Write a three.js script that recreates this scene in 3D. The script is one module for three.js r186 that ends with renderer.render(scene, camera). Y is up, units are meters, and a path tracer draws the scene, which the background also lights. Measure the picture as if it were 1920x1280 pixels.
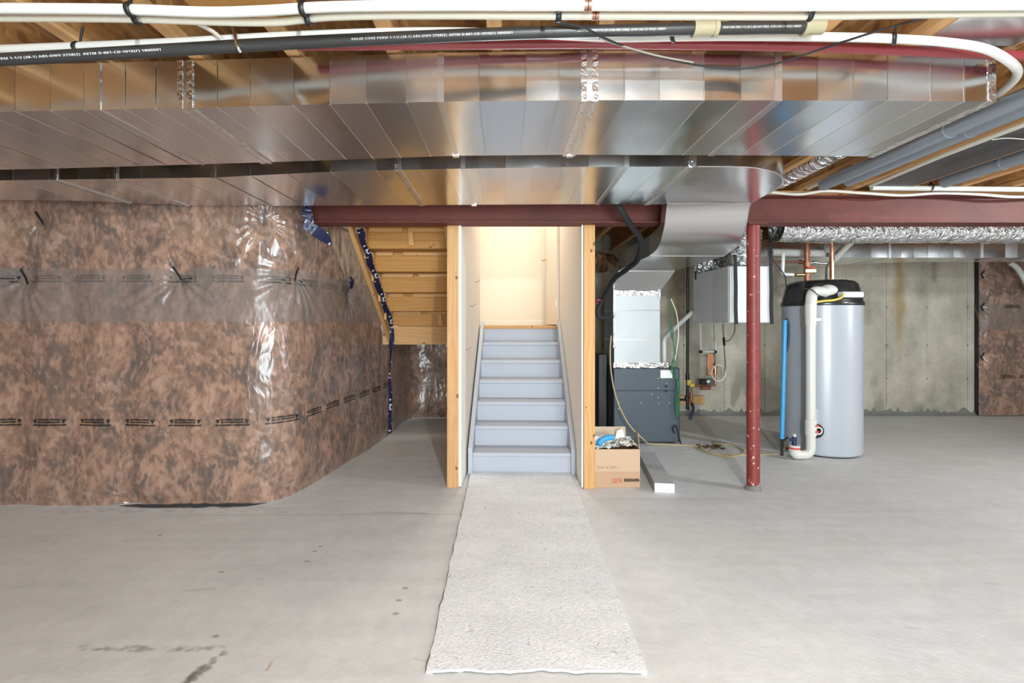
import * as THREE from 'three';
import { RoundedBoxGeometry } from 'three/addons/geometries/RoundedBoxGeometry.js';
import { RectAreaLightUniformsLib } from 'three/addons/lights/RectAreaLightUniformsLib.js';
import { mergeGeometries, toCreasedNormals, mergeVertices } from 'three/addons/utils/BufferGeometryUtils.js';

// ---------------------------------------------------------------- camera, sky, large lights, exposure
// World: y up, camera looks along -z; D below is the distance in front of the camera (z = -D).
const FOCAL = 890, CX = 948, CY = 606, EYE = 1.38;
const scene = new THREE.Scene();
const camera = new THREE.PerspectiveCamera(2 * Math.atan(640 / FOCAL) * 180 / Math.PI, 1.5, 0.05, 60);
camera.position.set(0, EYE, 0);
camera.lookAt(0, EYE, -1);
camera.setViewOffset(1920, 1280, 960 - CX, 640 - CY, 1920, 1280);
camera.updateProjectionMatrix();
const renderer = new THREE.WebGLRenderer({ antialias: true });
renderer.toneMapping = THREE.LinearToneMapping;
renderer.toneMappingExposure = 0.74;
renderer.shadowMap.enabled = true;
scene.background = new THREE.Color(0.78, 0.88, 1.0);
RectAreaLightUniformsLib.init();
function areaLight(name, color, intensity, w, h, pos, target) {
  const l = new THREE.RectAreaLight(color, intensity, w, h);
  l.name = name; l.position.set(...pos); l.lookAt(...target); scene.add(l); return l;
}
// daylight through the walk-out glass door behind the camera, through the side window and the landing's lamp
areaLight('glass_door_daylight', new THREE.Color(0.83, 0.955, 1.0), 35, 2.3, 2.0, [0.8, 1.15, 3.1], [0.8, 1.0, -3]);
areaLight('side_window_daylight', new THREE.Color(0.84, 0.92, 1.0), 24, 1.6, 0.8, [8.08, 1.75, -1.2], [0, 0.9, -2.4]);
areaLight('landing_lamp_light', new THREE.Color(1.0, 0.92, 0.80), 66, 0.5, 0.5, [0.1, 4.02, -6.2], [0.1, 0, -6.0]);

// ---------------------------------------------------------------- helpers
let seed = 12345;
const rnd = () => { seed = (seed * 1664525 + 1013904223) >>> 0; return seed / 4294967296; };
const rr = (a, b) => a + (b - a) * rnd();
const V = (x, y, D) => new THREE.Vector3(x, y, -D);
const at = (u, v, D) => new THREE.Vector3((u - CX) * D / FOCAL, EYE - (v - CY) * D / FOCAL, -D); // a sight-line at a measured distance
const lerp = (a, b, t) => a + (b - a) * t, clamp = (x, a = 0, b = 1) => Math.min(b, Math.max(a, x));
const smooth = (a, b, x) => { const t = clamp((x - a) / (b - a)); return t * t * (3 - 2 * t); };

const used = {};
function numbered(n) { if (!(n in used)) { used[n] = 0; return n; } used[n]++; return n + '_' + String(used[n]).padStart(3, '0'); }
function shade(o) { o.castShadow = true; o.receiveShadow = true; return o; }
function tidy(g) {
  let n = g.index ? g.toNonIndexed() : g.clone();
  for (const k of Object.keys(n.attributes)) if (!['position', 'normal', 'uv'].includes(k)) n.deleteAttribute(k);
  if (!n.attributes.normal) n.computeVertexNormals();
  if (!n.attributes.uv) n.setAttribute('uv', new THREE.BufferAttribute(new Float32Array(n.attributes.position.count * 2), 2));
  return n;
}
const M = (...gs) => { const f = gs.flat().map(tidy); return f.length === 1 ? f[0] : mergeGeometries(f); };
function part(name, geos, mat, parent) {
  const m = new THREE.Mesh(Array.isArray(geos) ? M(geos) : geos, mat); m.name = name; shade(m); parent.add(m); return m;
}
function thing(name, label, category, group) {
  const g = new THREE.Group(); g.name = numbered(name); g.userData = { label, category };
  if (group) g.userData.group = group; scene.add(g); return g;
}
function single(name, geos, mat, label, category, group) {
  const m = part(numbered(name), geos, mat, scene); m.userData = { label, category }; if (group) m.userData.group = group; return m;
}
function struct(name, label, category) { const g = new THREE.Group(); g.name = numbered(name); g.userData = { kind: 'structure', label, category }; scene.add(g); return g; }
function structMesh(name, geos, mat, label, category) { const m = part(numbered(name), geos, mat, scene); m.userData = { kind: 'structure', label, category }; return m; }

// box by extents, uv in metres with u along the grain
function boxUV(g, grain = 'x', off = 0) {
  g = g.index ? g.toNonIndexed() : g;
  const p = g.attributes.position, uv = new Float32Array(p.count * 2), A = new THREE.Vector3(), B = new THREE.Vector3(), C = new THREE.Vector3(), N = new THREE.Vector3();
  const ax = { x: 0, y: 1, z: 2 }[grain];
  for (let i = 0; i < p.count; i += 3) {
    A.fromBufferAttribute(p, i); B.fromBufferAttribute(p, i + 1); C.fromBufferAttribute(p, i + 2);
    N.copy(B).sub(A).cross(C.clone().sub(A));
    const n = [Math.abs(N.x), Math.abs(N.y), Math.abs(N.z)];
    const k = n[0] > n[1] && n[0] > n[2] ? 0 : n[1] > n[2] ? 1 : 2;
    let a, b; if (k !== ax) { a = ax; b = 3 - k - ax; } else { a = (k + 1) % 3; b = (k + 2) % 3; }
    for (let j = 0; j < 3; j++) { const q = [p.getX(i + j), p.getY(i + j), p.getZ(i + j)]; uv[(i + j) * 2] = q[a] + off; uv[(i + j) * 2 + 1] = q[b] + off * 0.37; }
  }
  g.setAttribute('uv', new THREE.BufferAttribute(uv, 2)); return g;
}
function bx(x0, x1, y0, y1, d0, d1, { bev = 0, grain = 'x', off = 0 } = {}) {
  const w = x1 - x0, h = y1 - y0, d = d1 - d0;
  const g = bev > 0 ? new RoundedBoxGeometry(w, h, d, 1, Math.min(bev, w / 2.2, h / 2.2, d / 2.2)) : new THREE.BoxGeometry(w, h, d);
  g.translate((x0 + x1) / 2, (y0 + y1) / 2, -(d0 + d1) / 2); return boxUV(g, grain, off);
}
function cyl(p0, p1, r, seg = 16, r2 = r) {
  const dir = p1.clone().sub(p0), L = dir.length(), g = new THREE.CylinderGeometry(r2, r, L, seg, 1);
  g.applyQuaternion(new THREE.Quaternion().setFromUnitVectors(new THREE.Vector3(0, 1, 0), dir.normalize()));
  g.translate((p0.x + p1.x) / 2, (p0.y + p1.y) / 2, (p0.z + p1.z) / 2); return g;
}
function capDisc(p, dir, r, seg) { const g = new THREE.CircleGeometry(r, seg); g.applyQuaternion(new THREE.Quaternion().setFromUnitVectors(new THREE.Vector3(0, 0, 1), dir)); g.translate(p.x, p.y, p.z); return g; }
function sweep(curve, r, n, seg) {
  const L = curve.getLength(), g = new THREE.TubeGeometry(curve, n, r, seg, false);
  const uv = g.attributes.uv; for (let i = 0; i < uv.count; i++) uv.setXY(i, uv.getX(i) * L, uv.getY(i) * 2 * Math.PI * r);
  return M(g, capDisc(curve.getPoint(0), curve.getTangent(0).negate(), r, seg), capDisc(curve.getPoint(1), curve.getTangent(1), r, seg));
}
function tube(pts, r, n = pts.length * 10, seg = 10) { return sweep(new THREE.CatmullRomCurve3(pts, false, 'centripetal'), r, n, seg); }
function pipe(pts, r, bend = 0.05, seg = 14) { // straight runs with rounded bends
  const c = new THREE.CurvePath(); let prev = pts[0].clone();
  for (let i = 1; i < pts.length; i++) {
    if (i < pts.length - 1) {
      const a = pts[i].clone().sub(pts[i - 1]), b = pts[i + 1].clone().sub(pts[i]), k = Math.min(bend, a.length() * 0.45, b.length() * 0.45);
      const s = pts[i].clone().addScaledVector(a.normalize(), -k), e = pts[i].clone().addScaledVector(b.normalize(), k);
      c.add(new THREE.LineCurve3(prev, s)); c.add(new THREE.QuadraticBezierCurve3(s, pts[i].clone(), e)); prev = e;
    } else c.add(new THREE.LineCurve3(prev, pts[i].clone()));
  }
  const out = []; // sample each piece so bends stay round
  for (const k of c.curves) { const m = k.isLineCurve3 ? 1 : 7; for (let j = out.length ? 1 : 0; j <= m; j++) out.push(k.getPoint(j / m)); }
  const gs = []; const rows = []; let T = null, Nn = null;
  for (let i = 0; i < out.length; i++) {
    const t = out[Math.min(i + 1, out.length - 1)].clone().sub(out[Math.max(i - 1, 0)]).normalize();
    if (!T) { Nn = new THREE.Vector3(0.13, 1, 0.21).cross(t).normalize(); if (Nn.lengthSq() < 0.5) Nn = new THREE.Vector3(1, 0, 0); } else Nn.applyQuaternion(new THREE.Quaternion().setFromUnitVectors(T, t));
    T = t; const Bn = t.clone().cross(Nn); const row = [];
    for (let k = 0; k <= seg; k++) { const a = k / seg * Math.PI * 2; row.push(out[i].clone().addScaledVector(Nn, Math.cos(a) * r).addScaledVector(Bn, Math.sin(a) * r)); }
    rows.push(row);
  }
  gs.push(grid(rows, false, 50));
  gs.push(capDisc(out[0], out[1].clone().sub(out[0]).normalize().negate(), r, seg)); const e = out.length - 1;
  gs.push(capDisc(out[e], out[e].clone().sub(out[e - 1]).normalize(), r, seg));
  return M(gs);
}
// quads through rows of points; uv in metres (u along the rows' order, v along each row)
function grid(rows, flip = false, crease = 35) {
  const P = [], U = [], I = [], nr = rows.length, nc = rows[0].length; let u = 0;
  for (let i = 0; i < nr; i++) {
    if (i) u += rows[i][0].distanceTo(rows[i - 1][0]); let v = 0;
    for (let j = 0; j < nc; j++) { if (j) v += rows[i][j].distanceTo(rows[i][j - 1]); const p = rows[i][j]; P.push(p.x, p.y, p.z); U.push(u, v); }
  }
  for (let i = 0; i < nr - 1; i++) for (let j = 0; j < nc - 1; j++) {
    const a = i * nc + j, b = a + 1, c = a + nc, d = c + 1;
    flip ? I.push(a, b, c, b, d, c) : I.push(a, c, b, b, c, d);
  }
  const g = new THREE.BufferGeometry();
  g.setAttribute('position', new THREE.Float32BufferAttribute(P, 3)); g.setAttribute('uv', new THREE.Float32BufferAttribute(U, 2)); g.setIndex(I);
  g.computeVertexNormals();
  return crease >= 180 ? g : toCreasedNormals(g, crease * Math.PI / 180);
}
// a strip of tape or strap along points lying on a surface; thin but solid
function ribbon(pts, width, nrm, thick = 0.0012) {
  const rows = [];
  for (let i = 0; i < pts.length; i++) {
    const t = pts[Math.min(i + 1, pts.length - 1)].clone().sub(pts[Math.max(i - 1, 0)]).normalize();
    const n = (Array.isArray(nrm) ? nrm[i] : nrm).clone(); const s = t.clone().cross(n).normalize(); n.copy(s).cross(t).normalize();
    const w = (Array.isArray(width) ? width[i] : width) / 2; const p = pts[i];
    rows.push([p.clone().addScaledVector(s, -w), p.clone().addScaledVector(s, -w).addScaledVector(n, thick), p.clone().addScaledVector(s, w).addScaledVector(n, thick), p.clone().addScaledVector(s, w), p.clone().addScaledVector(s, -w)]);
  }
  return grid(rows, true, 30);
}
function prism(shapePts, depth, place) { // polygon extruded; place maps (x, y, z)
  const s = new THREE.Shape(shapePts.map(([x, y]) => new THREE.Vector2(x, y)));
  const g = new THREE.ExtrudeGeometry(s, { depth, bevelEnabled: false }); if (place) g.applyMatrix4(place); return g;
}

// ---------------------------------------------------------------- procedural textures
function hash(x, y, s) { let h = Math.imul(x, 374761393) + Math.imul(y, 668265263) + Math.imul(s, 974711); h = Math.imul(h ^ (h >>> 13), 1274126177); return ((h ^ (h >>> 16)) >>> 0) / 4294967296; }
function vnoise(x, y, px, py, s) {
  const xi = Math.floor(x), yi = Math.floor(y), fx = x - xi, fy = y - yi, u = fx * fx * (3 - 2 * fx), v = fy * fy * (3 - 2 * fy);
  const x0 = ((xi % px) + px) % px, x1 = (x0 + 1) % px, y0 = ((yi % py) + py) % py, y1 = (y0 + 1) % py;
  return lerp(lerp(hash(x0, y0, s), hash(x1, y0, s), u), lerp(hash(x0, y1, s), hash(x1, y1, s), u), v);
}
function fbm(u, v, px, py, oct, s) { let a = 0, w = 0.5, t = 0; for (let o = 0; o < oct; o++) { a += w * vnoise(u * px, v * py, px, py, s + o * 17); t += w; w *= 0.5; px *= 2; py *= 2; } return a / t; }
function dataTex(w, h, f, srgb, repX = 1, repY = 1) {
  const d = new Uint8Array(w * h * 4);
  for (let y = 0; y < h; y++) for (let x = 0; x < w; x++) {
    const c = f((x + 0.5) / w, (y + 0.5) / h, x, y), k = (y * w + x) * 4;
    if (typeof c === 'number') d[k] = d[k + 1] = d[k + 2] = clamp(c) * 255; else { d[k] = clamp(c[0], 0, 255); d[k + 1] = clamp(c[1], 0, 255); d[k + 2] = clamp(c[2], 0, 255); }
    d[k + 3] = c.length > 3 ? clamp(c[3], 0, 255) : 255;
  }
  return finish(new THREE.DataTexture(d, w, h), srgb, repX, repY);
}
function finish(t, srgb, repX, repY) {
  t.magFilter = THREE.LinearFilter; t.minFilter = THREE.LinearMipmapLinearFilter; t.generateMipmaps = true; t.wrapS = t.wrapT = THREE.RepeatWrapping; t.repeat.set(repX, repY);
  if (srgb) t.colorSpace = THREE.SRGBColorSpace; t.needsUpdate = true; return t;
}
const mix3 = (a, b, t) => [lerp(a[0], b[0], t), lerp(a[1], b[1], t), lerp(a[2], b[2], t)];
function canvasTex(w, h, draw) { const c = document.createElement('canvas'); c.width = w; c.height = h; const x = c.getContext('2d'); draw(x, w, h); const t = new THREE.CanvasTexture(c); t.colorSpace = THREE.SRGBColorSpace; t.needsUpdate = true; return t; }

// sawn pine: u along the grain 1.6 m, v across 0.4 m
const knots = Array.from({ length: 9 }, (_, i) => [hash(i, 1, 5), hash(i, 2, 5), 0.006 + 0.008 * hash(i, 3, 5)]);
const woodTex = dataTex(1024, 256, (u, v) => {
  let warp = fbm(u, v, 3, 4, 3, 11) * 2.2, kn = 0;
  for (const [ku, kv, kr] of knots) { const dx = (u - ku) * 1.6 / 1.6, dy = (v - kv) * 0.4, d = Math.hypot(dx * 1.0, dy); warp += 0.9 * Math.exp(-d * d / (kr * kr * 6)); kn = Math.max(kn, 1 - smooth(kr * 0.6, kr * 1.15, d)); }
  const ring = 0.5 + 0.5 * Math.sin((v * 9 + warp) * 6.283), streak = fbm(u, v, 4, 90, 3, 31), big = fbm(u, v, 3, 3, 3, 71);
  let c = mix3([230, 190, 136], [202, 153, 101], 0.45 * ring + 0.4 * streak); c = mix3(c, [214, 160, 98], big * 0.6);
  return mix3(c, [122, 74, 40], kn * 0.8);
}, true, 1 / 1.6, 1 / 0.4);
const osbTex = dataTex(512, 512, (u, v) => {
  const a = fbm(u, v, 40, 10, 2, 3), b = fbm(v, u, 36, 9, 2, 8), m = fbm(u, v, 5, 5, 2, 5) > 0.5 ? a : b, c = fbm(u, v, 14, 14, 2, 91);
  return mix3(mix3([214, 166, 106], [160, 108, 60], m), [120, 82, 48], smooth(0.62, 0.8, c) * 0.6);
}, true, 1 / 0.8, 1 / 0.8);
const fineNoise = dataTex(512, 512, (u, v) => 0.5 * fbm(u, v, 40, 40, 4, 7) + 0.5 * fbm(u, v, 8, 8, 3, 19), false, 1 / 0.6, 1 / 0.6);
const smoothNoise = dataTex(256, 256, (u, v) => fbm(u, v, 4, 4, 2, 29), false, 1 / 1.1, 1 / 1.1);
const insulMap = dataTex(1024, 1024, (u, v) => {
  const w1 = fbm(u, v, 5, 5, 4, 101), w2 = fbm(u, v, 5, 5, 4, 202);
  const a = fbm(u + w1 * 0.07, v + w2 * 0.07, 16, 13, 5, 303), fib = fbm(u + w2 * 0.09, v + w1 * 0.09, 64, 40, 3, 404), big = fbm(u, v, 3, 3, 3, 505);
  const fleck = smooth(0.52, 0.74, fbm(u + w1 * 0.12, v + w2 * 0.16, 44, 24, 3, 606));
  const t = clamp((a - 0.5) * 1.35 + (fib - 0.5) * 1.3 + (big - 0.5) * 0.5 + 0.5);
  let c = t < 0.5 ? mix3([76, 56, 43], [142, 104, 78], t * 2) : mix3([142, 104, 78], [188, 150, 122], t * 2 - 1);
  c = mix3(c, [124, 98, 64], smooth(0.55, 0.75, w2) * 0.3);
  return mix3(c, [216, 188, 170], fleck * 0.55);
}, true, 1 / 1.5, 1 / 1.5);
const insulBump = dataTex(512, 512, (u, v) => { const w1 = fbm(u, v, 5, 5, 4, 101), w2 = fbm(u, v, 5, 5, 4, 202); return fbm(u + w1 * 0.07, v + w2 * 0.07, 16, 13, 5, 303); }, false, 1 / 1.5, 1 / 1.5);
const crinkle = dataTex(512, 512, (u, v) => {
  let h = 0; for (let o = 0; o < 3; o++) { const p = 7 << o, w = fbm(u, v, 4, 4, 2, 55 + o) * 0.16; h += Math.abs(fbm(u + w, v + w, p, p, 2, 77 + o * 9) - 0.5) * 2 / (1 + o); } return clamp(h * 0.75);
}, false, 1 / 0.35, 1 / 0.35);
const filmBump = dataTex(512, 512, (u, v) => { const w = fbm(u, v, 5, 3, 3, 9) * 0.25; return 0.6 * Math.abs(fbm(u + w, v + w * 0.6, 14, 5, 3, 23) - 0.5) * 2 + 0.4 * fbm(u, v, 6, 6, 3, 41); }, false, 1 / 0.8, 1 / 0.8);

// one texture laid once over the whole slab: X -5..8.4, D -3.4..7.4
const FX0 = -5, FX1 = 8.4, FD0 = -3.4, FD1 = 7.4;
const floorMap = (() => {
  const W = 2048, H = 1664, a = new Float32Array(W * H), X = (u) => FX0 + u * (FX1 - FX0);
  const cv = document.createElement('canvas'); cv.width = W; cv.height = H; const g = cv.getContext('2d');
  const im = g.createImageData(W, H);
  for (let y = 0; y < H; y++) for (let x = 0; x < W; x++) {
    const u = x / W, v = y / H;
    const patch = fbm(u, v, 7, 6, 4, 3) - 0.5, mid = fbm(u + patch * 0.05, v, 40, 32, 3, 15) - 0.5, fine = fbm(u, v, 260, 210, 2, 33) - 0.5, tr = fbm(u + 0.35 * v + patch * 0.06, v, 30, 190, 2, 44) - 0.5;
    const t = 205 + patch * 26 + mid * 13 + fine * 11 + tr * 10, warm = fbm(u, v, 5, 5, 2, 88) - 0.5, k = (y * W + x) * 4;
    im.data[k] = t + warm * 6; im.data[k + 1] = t + 0.5 + warm; im.data[k + 2] = t + 1 - warm * 9; im.data[k + 3] = 255;
  }
  g.putImageData(im, 0, 0);
  const px = (X) => (X - FX0) / (FX1 - FX0) * W, py = (D) => (1 - (D - FD0) / (FD1 - FD0)) * H; // far edge at the top row
  const ln = (pts, w, c) => { g.strokeStyle = c; g.lineWidth = w; g.lineCap = 'round'; g.beginPath(); pts.forEach(([X, D], i) => i ? g.lineTo(px(X), py(D)) : g.moveTo(px(X), py(D))); g.stroke(); };
  const P = (u, v) => { const D = EYE * FOCAL / (v - CY); return [(u - CX) * D / FOCAL, D]; }; // read off the photo, kept as metres on the slab
  ln([P(300, 966), P(560, 965), P(850, 963)], 0.8, 'rgba(90,90,88,0.45)'); ln([P(700, 960), P(800, 962)], 1.6, 'rgba(95,95,92,0.35)');
  ln([P(1100, 936), P(1470, 934)], 0.8, 'rgba(90,90,88,0.4)'); ln([P(1520, 960), P(1800, 957)], 0.7, 'rgba(90,90,88,0.3)');
  for (const [u, v] of [[575, 1052], [590, 1033], [601, 1024], [760, 1102], [748, 1125], [742, 1150], [300, 1003], [415, 1072], [405, 1192]]) { g.fillStyle = 'rgba(96,96,92,0.5)'; const [X, D] = P(u, v); g.beginPath(); g.ellipse(px(X), py(D), 2.4, 1.5, 0, 0, 7); g.fill(); }
  for (let i = 0; i < 60; i++) { const u = rr(150, 425), [X, D] = P(u, 1216 + rr(-5, 5)); g.fillStyle = `rgba(105,104,98,${rr(0.05, 0.28)})`; g.beginPath(); g.ellipse(px(X), py(D), rr(1, 5), rr(0.7, 1.6), rr(-0.3, 0.3), 0, 7); g.fill(); }
  for (let i = 0; i < 26; i++) { const t = rnd(), [X, D] = P(lerp(418, 345, t) + rr(-7, 7), lerp(1220, 1285, t) + rr(-4, 4)); g.fillStyle = `rgba(92,90,82,${rr(0.18, 0.4)})`; g.beginPath(); g.ellipse(px(X), py(D), rr(1.5, 4), rr(1, 2.4), rr(0, 3), 0, 7); g.fill(); }
  ln([P(500, 1256), P(510, 1240)], 1.2, 'rgba(176,128,92,0.6)');
  for (let i = 0; i < 130; i++) { const X0 = rr(-4, 6), D0 = rr(0.8, 6.5), a = rr(-0.5, 0.9), L = rr(0.03, 0.22); ln([[X0, D0], [X0 + Math.cos(a) * L, D0 + Math.sin(a) * L]], rr(0.6, 1.5), `rgba(${rnd() < 0.5 ? '105,105,102' : '214,214,212'},${rr(0.1, 0.3)})`); }
  for (let i = 0; i < 90; i++) { const [X, D] = P(rr(80, 530), rr(944, 960)); g.fillStyle = `rgba(96,98,98,${rr(0.08, 0.3)})`; g.beginPath(); g.ellipse(px(X), py(D), rr(1, 6), rr(0.6, 2), 0, 0, 7); g.fill(); }
  for (let i = 0; i < 40; i++) { const [X, D] = P(rr(1312, 1360), rr(828, 848)); g.fillStyle = `rgba(84,58,44,${rr(0.15, 0.4)})`; g.beginPath(); g.ellipse(px(X), py(D), rr(1, 5), rr(1, 4), 0, 0, 7); g.fill(); }
  const t = new THREE.CanvasTexture(cv); t.colorSpace = THREE.SRGBColorSpace; t.wrapS = t.wrapT = THREE.ClampToEdgeWrapping; return t;
})();
// poured wall behind the heater: X 0.6..8.3, Y 0..2.6
const WX0 = 0.6, WX1 = 8.3;
const wallMap = (() => {
  const W = 2048, H = 704, cv = document.createElement('canvas'); cv.width = W; cv.height = H; const g = cv.getContext('2d'), im = g.createImageData(W, H);
  for (let y = 0; y < H; y++) for (let x = 0; x < W; x++) {
    const u = x / W, v = y / H, X = WX0 + u * (WX1 - WX0), Y = (1 - v) * 2.6;
    const p = fbm(u, v, 12, 5, 4, 13) - 0.5, q = fbm(u, v, 60, 20, 3, 25) - 0.5, f = fbm(u, v, 240, 90, 2, 35) - 0.5, run = fbm(u + p * 0.01, v, 46, 3, 3, 57) - 0.5;
    let c = mix3([200, 193, 178], [152, 146, 132], clamp(0.40 + p * 1.0 + run * 0.7)); c = c.map((k) => k + q * 20 + f * 12);
    const st = Math.exp(-(((X - 5.92 + (fbm(u, v, 30, 8, 2, 6) - 0.5) * 0.14) / 0.075) ** 2)) * smooth(0.75, 1.5, Y); c = mix3(c, [150, 118, 66], st * 0.55);
    const st2 = Math.exp(-(((X - 2.55) / 0.16) ** 2)) * smooth(1.1, 1.5, Y + p); c = mix3(c, [112, 92, 58], st2 * 0.5);
    const st3 = Math.exp(-(((X - 6.45) / 0.05) ** 2)) * smooth(1.95, 2.05, Y); c = mix3(c, [96, 92, 84], st3 * 0.4);
    const damp = smooth(0.5, 0.62, fbm(u, v, 26, 4, 3, 93)) * (1 - smooth(0.35, 0.95, Y)); c = mix3(c, [118, 116, 106], damp * 0.55);
    const k = (y * W + x) * 4; im.data[k] = c[0]; im.data[k + 1] = c[1]; im.data[k + 2] = c[2]; im.data[k + 3] = 255;
  }
  g.putImageData(im, 0, 0);
  for (let i = 0; i < 14; i++) for (const Y of [0.55, 1.05, 1.62]) { const X = 0.85 + i * 0.61; g.fillStyle = 'rgba(82,76,66,0.65)'; g.beginPath(); g.ellipse((X - WX0) / (WX1 - WX0) * W, (1 - Y / 2.6) * H, 3.2, 3.2, 0, 0, 7); g.fill(); }
  const t = new THREE.CanvasTexture(cv); t.colorSpace = THREE.SRGBColorSpace; t.wrapS = t.wrapT = THREE.ClampToEdgeWrapping; return t;
})();
const carpetMap = dataTex(1024, 1024, (u, v) => { const t = 222 + (fbm(u, v, 6, 14, 4, 2) - 0.5) * 20 + (fbm(u, v, 160, 160, 2, 4) - 0.5) * 26, d = fbm(u, v, 70, 70, 2, 8) > 0.84 ? -26 : 0; return [t + d - 2, t + d, t + d + 5]; }, true, 1 / 1.4, 1 / 1.4);
const carpetBump = dataTex(512, 512, (u, v) => fbm(u, v, 110, 110, 2, 4), false, 1 / 0.7, 1 / 0.7);
const chipMap = dataTex(256, 1024, (u, v) => { // red primer with chips of older paint, more of them low down as on the post
  const n = fbm(u, v, 14, 90, 3, 5), m = fbm(u, v, 6, 30, 2, 15); const c = mix3([136, 52, 48], [112, 42, 38], m);
  const thr = 0.80 - 0.10 * smooth(0.55, 0.0, v); return n > thr ? mix3(c, [206, 190, 180], smooth(thr, thr + 0.05, n)) : n < 0.24 ? mix3(c, [80, 46, 34], 0.7) : c;
}, true, 1, 1);
const steelMap = dataTex(512, 128, (u, v) => mix3([118, 57, 46], [88, 41, 34], clamp(fbm(u, v, 6, 3, 4, 19) + (fbm(u, v, 60, 30, 2, 3) - 0.5) * 0.4)), true, 1 / 1.8, 1 / 0.45);
const tapeMap = dataTex(256, 128, (u, v) => fbm(u, v, 13, 7, 2, 65) > 0.70 ? [206, 212, 226] : mix3([24, 32, 74], [15, 19, 46], fbm(u, v, 20, 10, 2, 9)), true, 1 / 0.4, 1 / 0.2);

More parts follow.
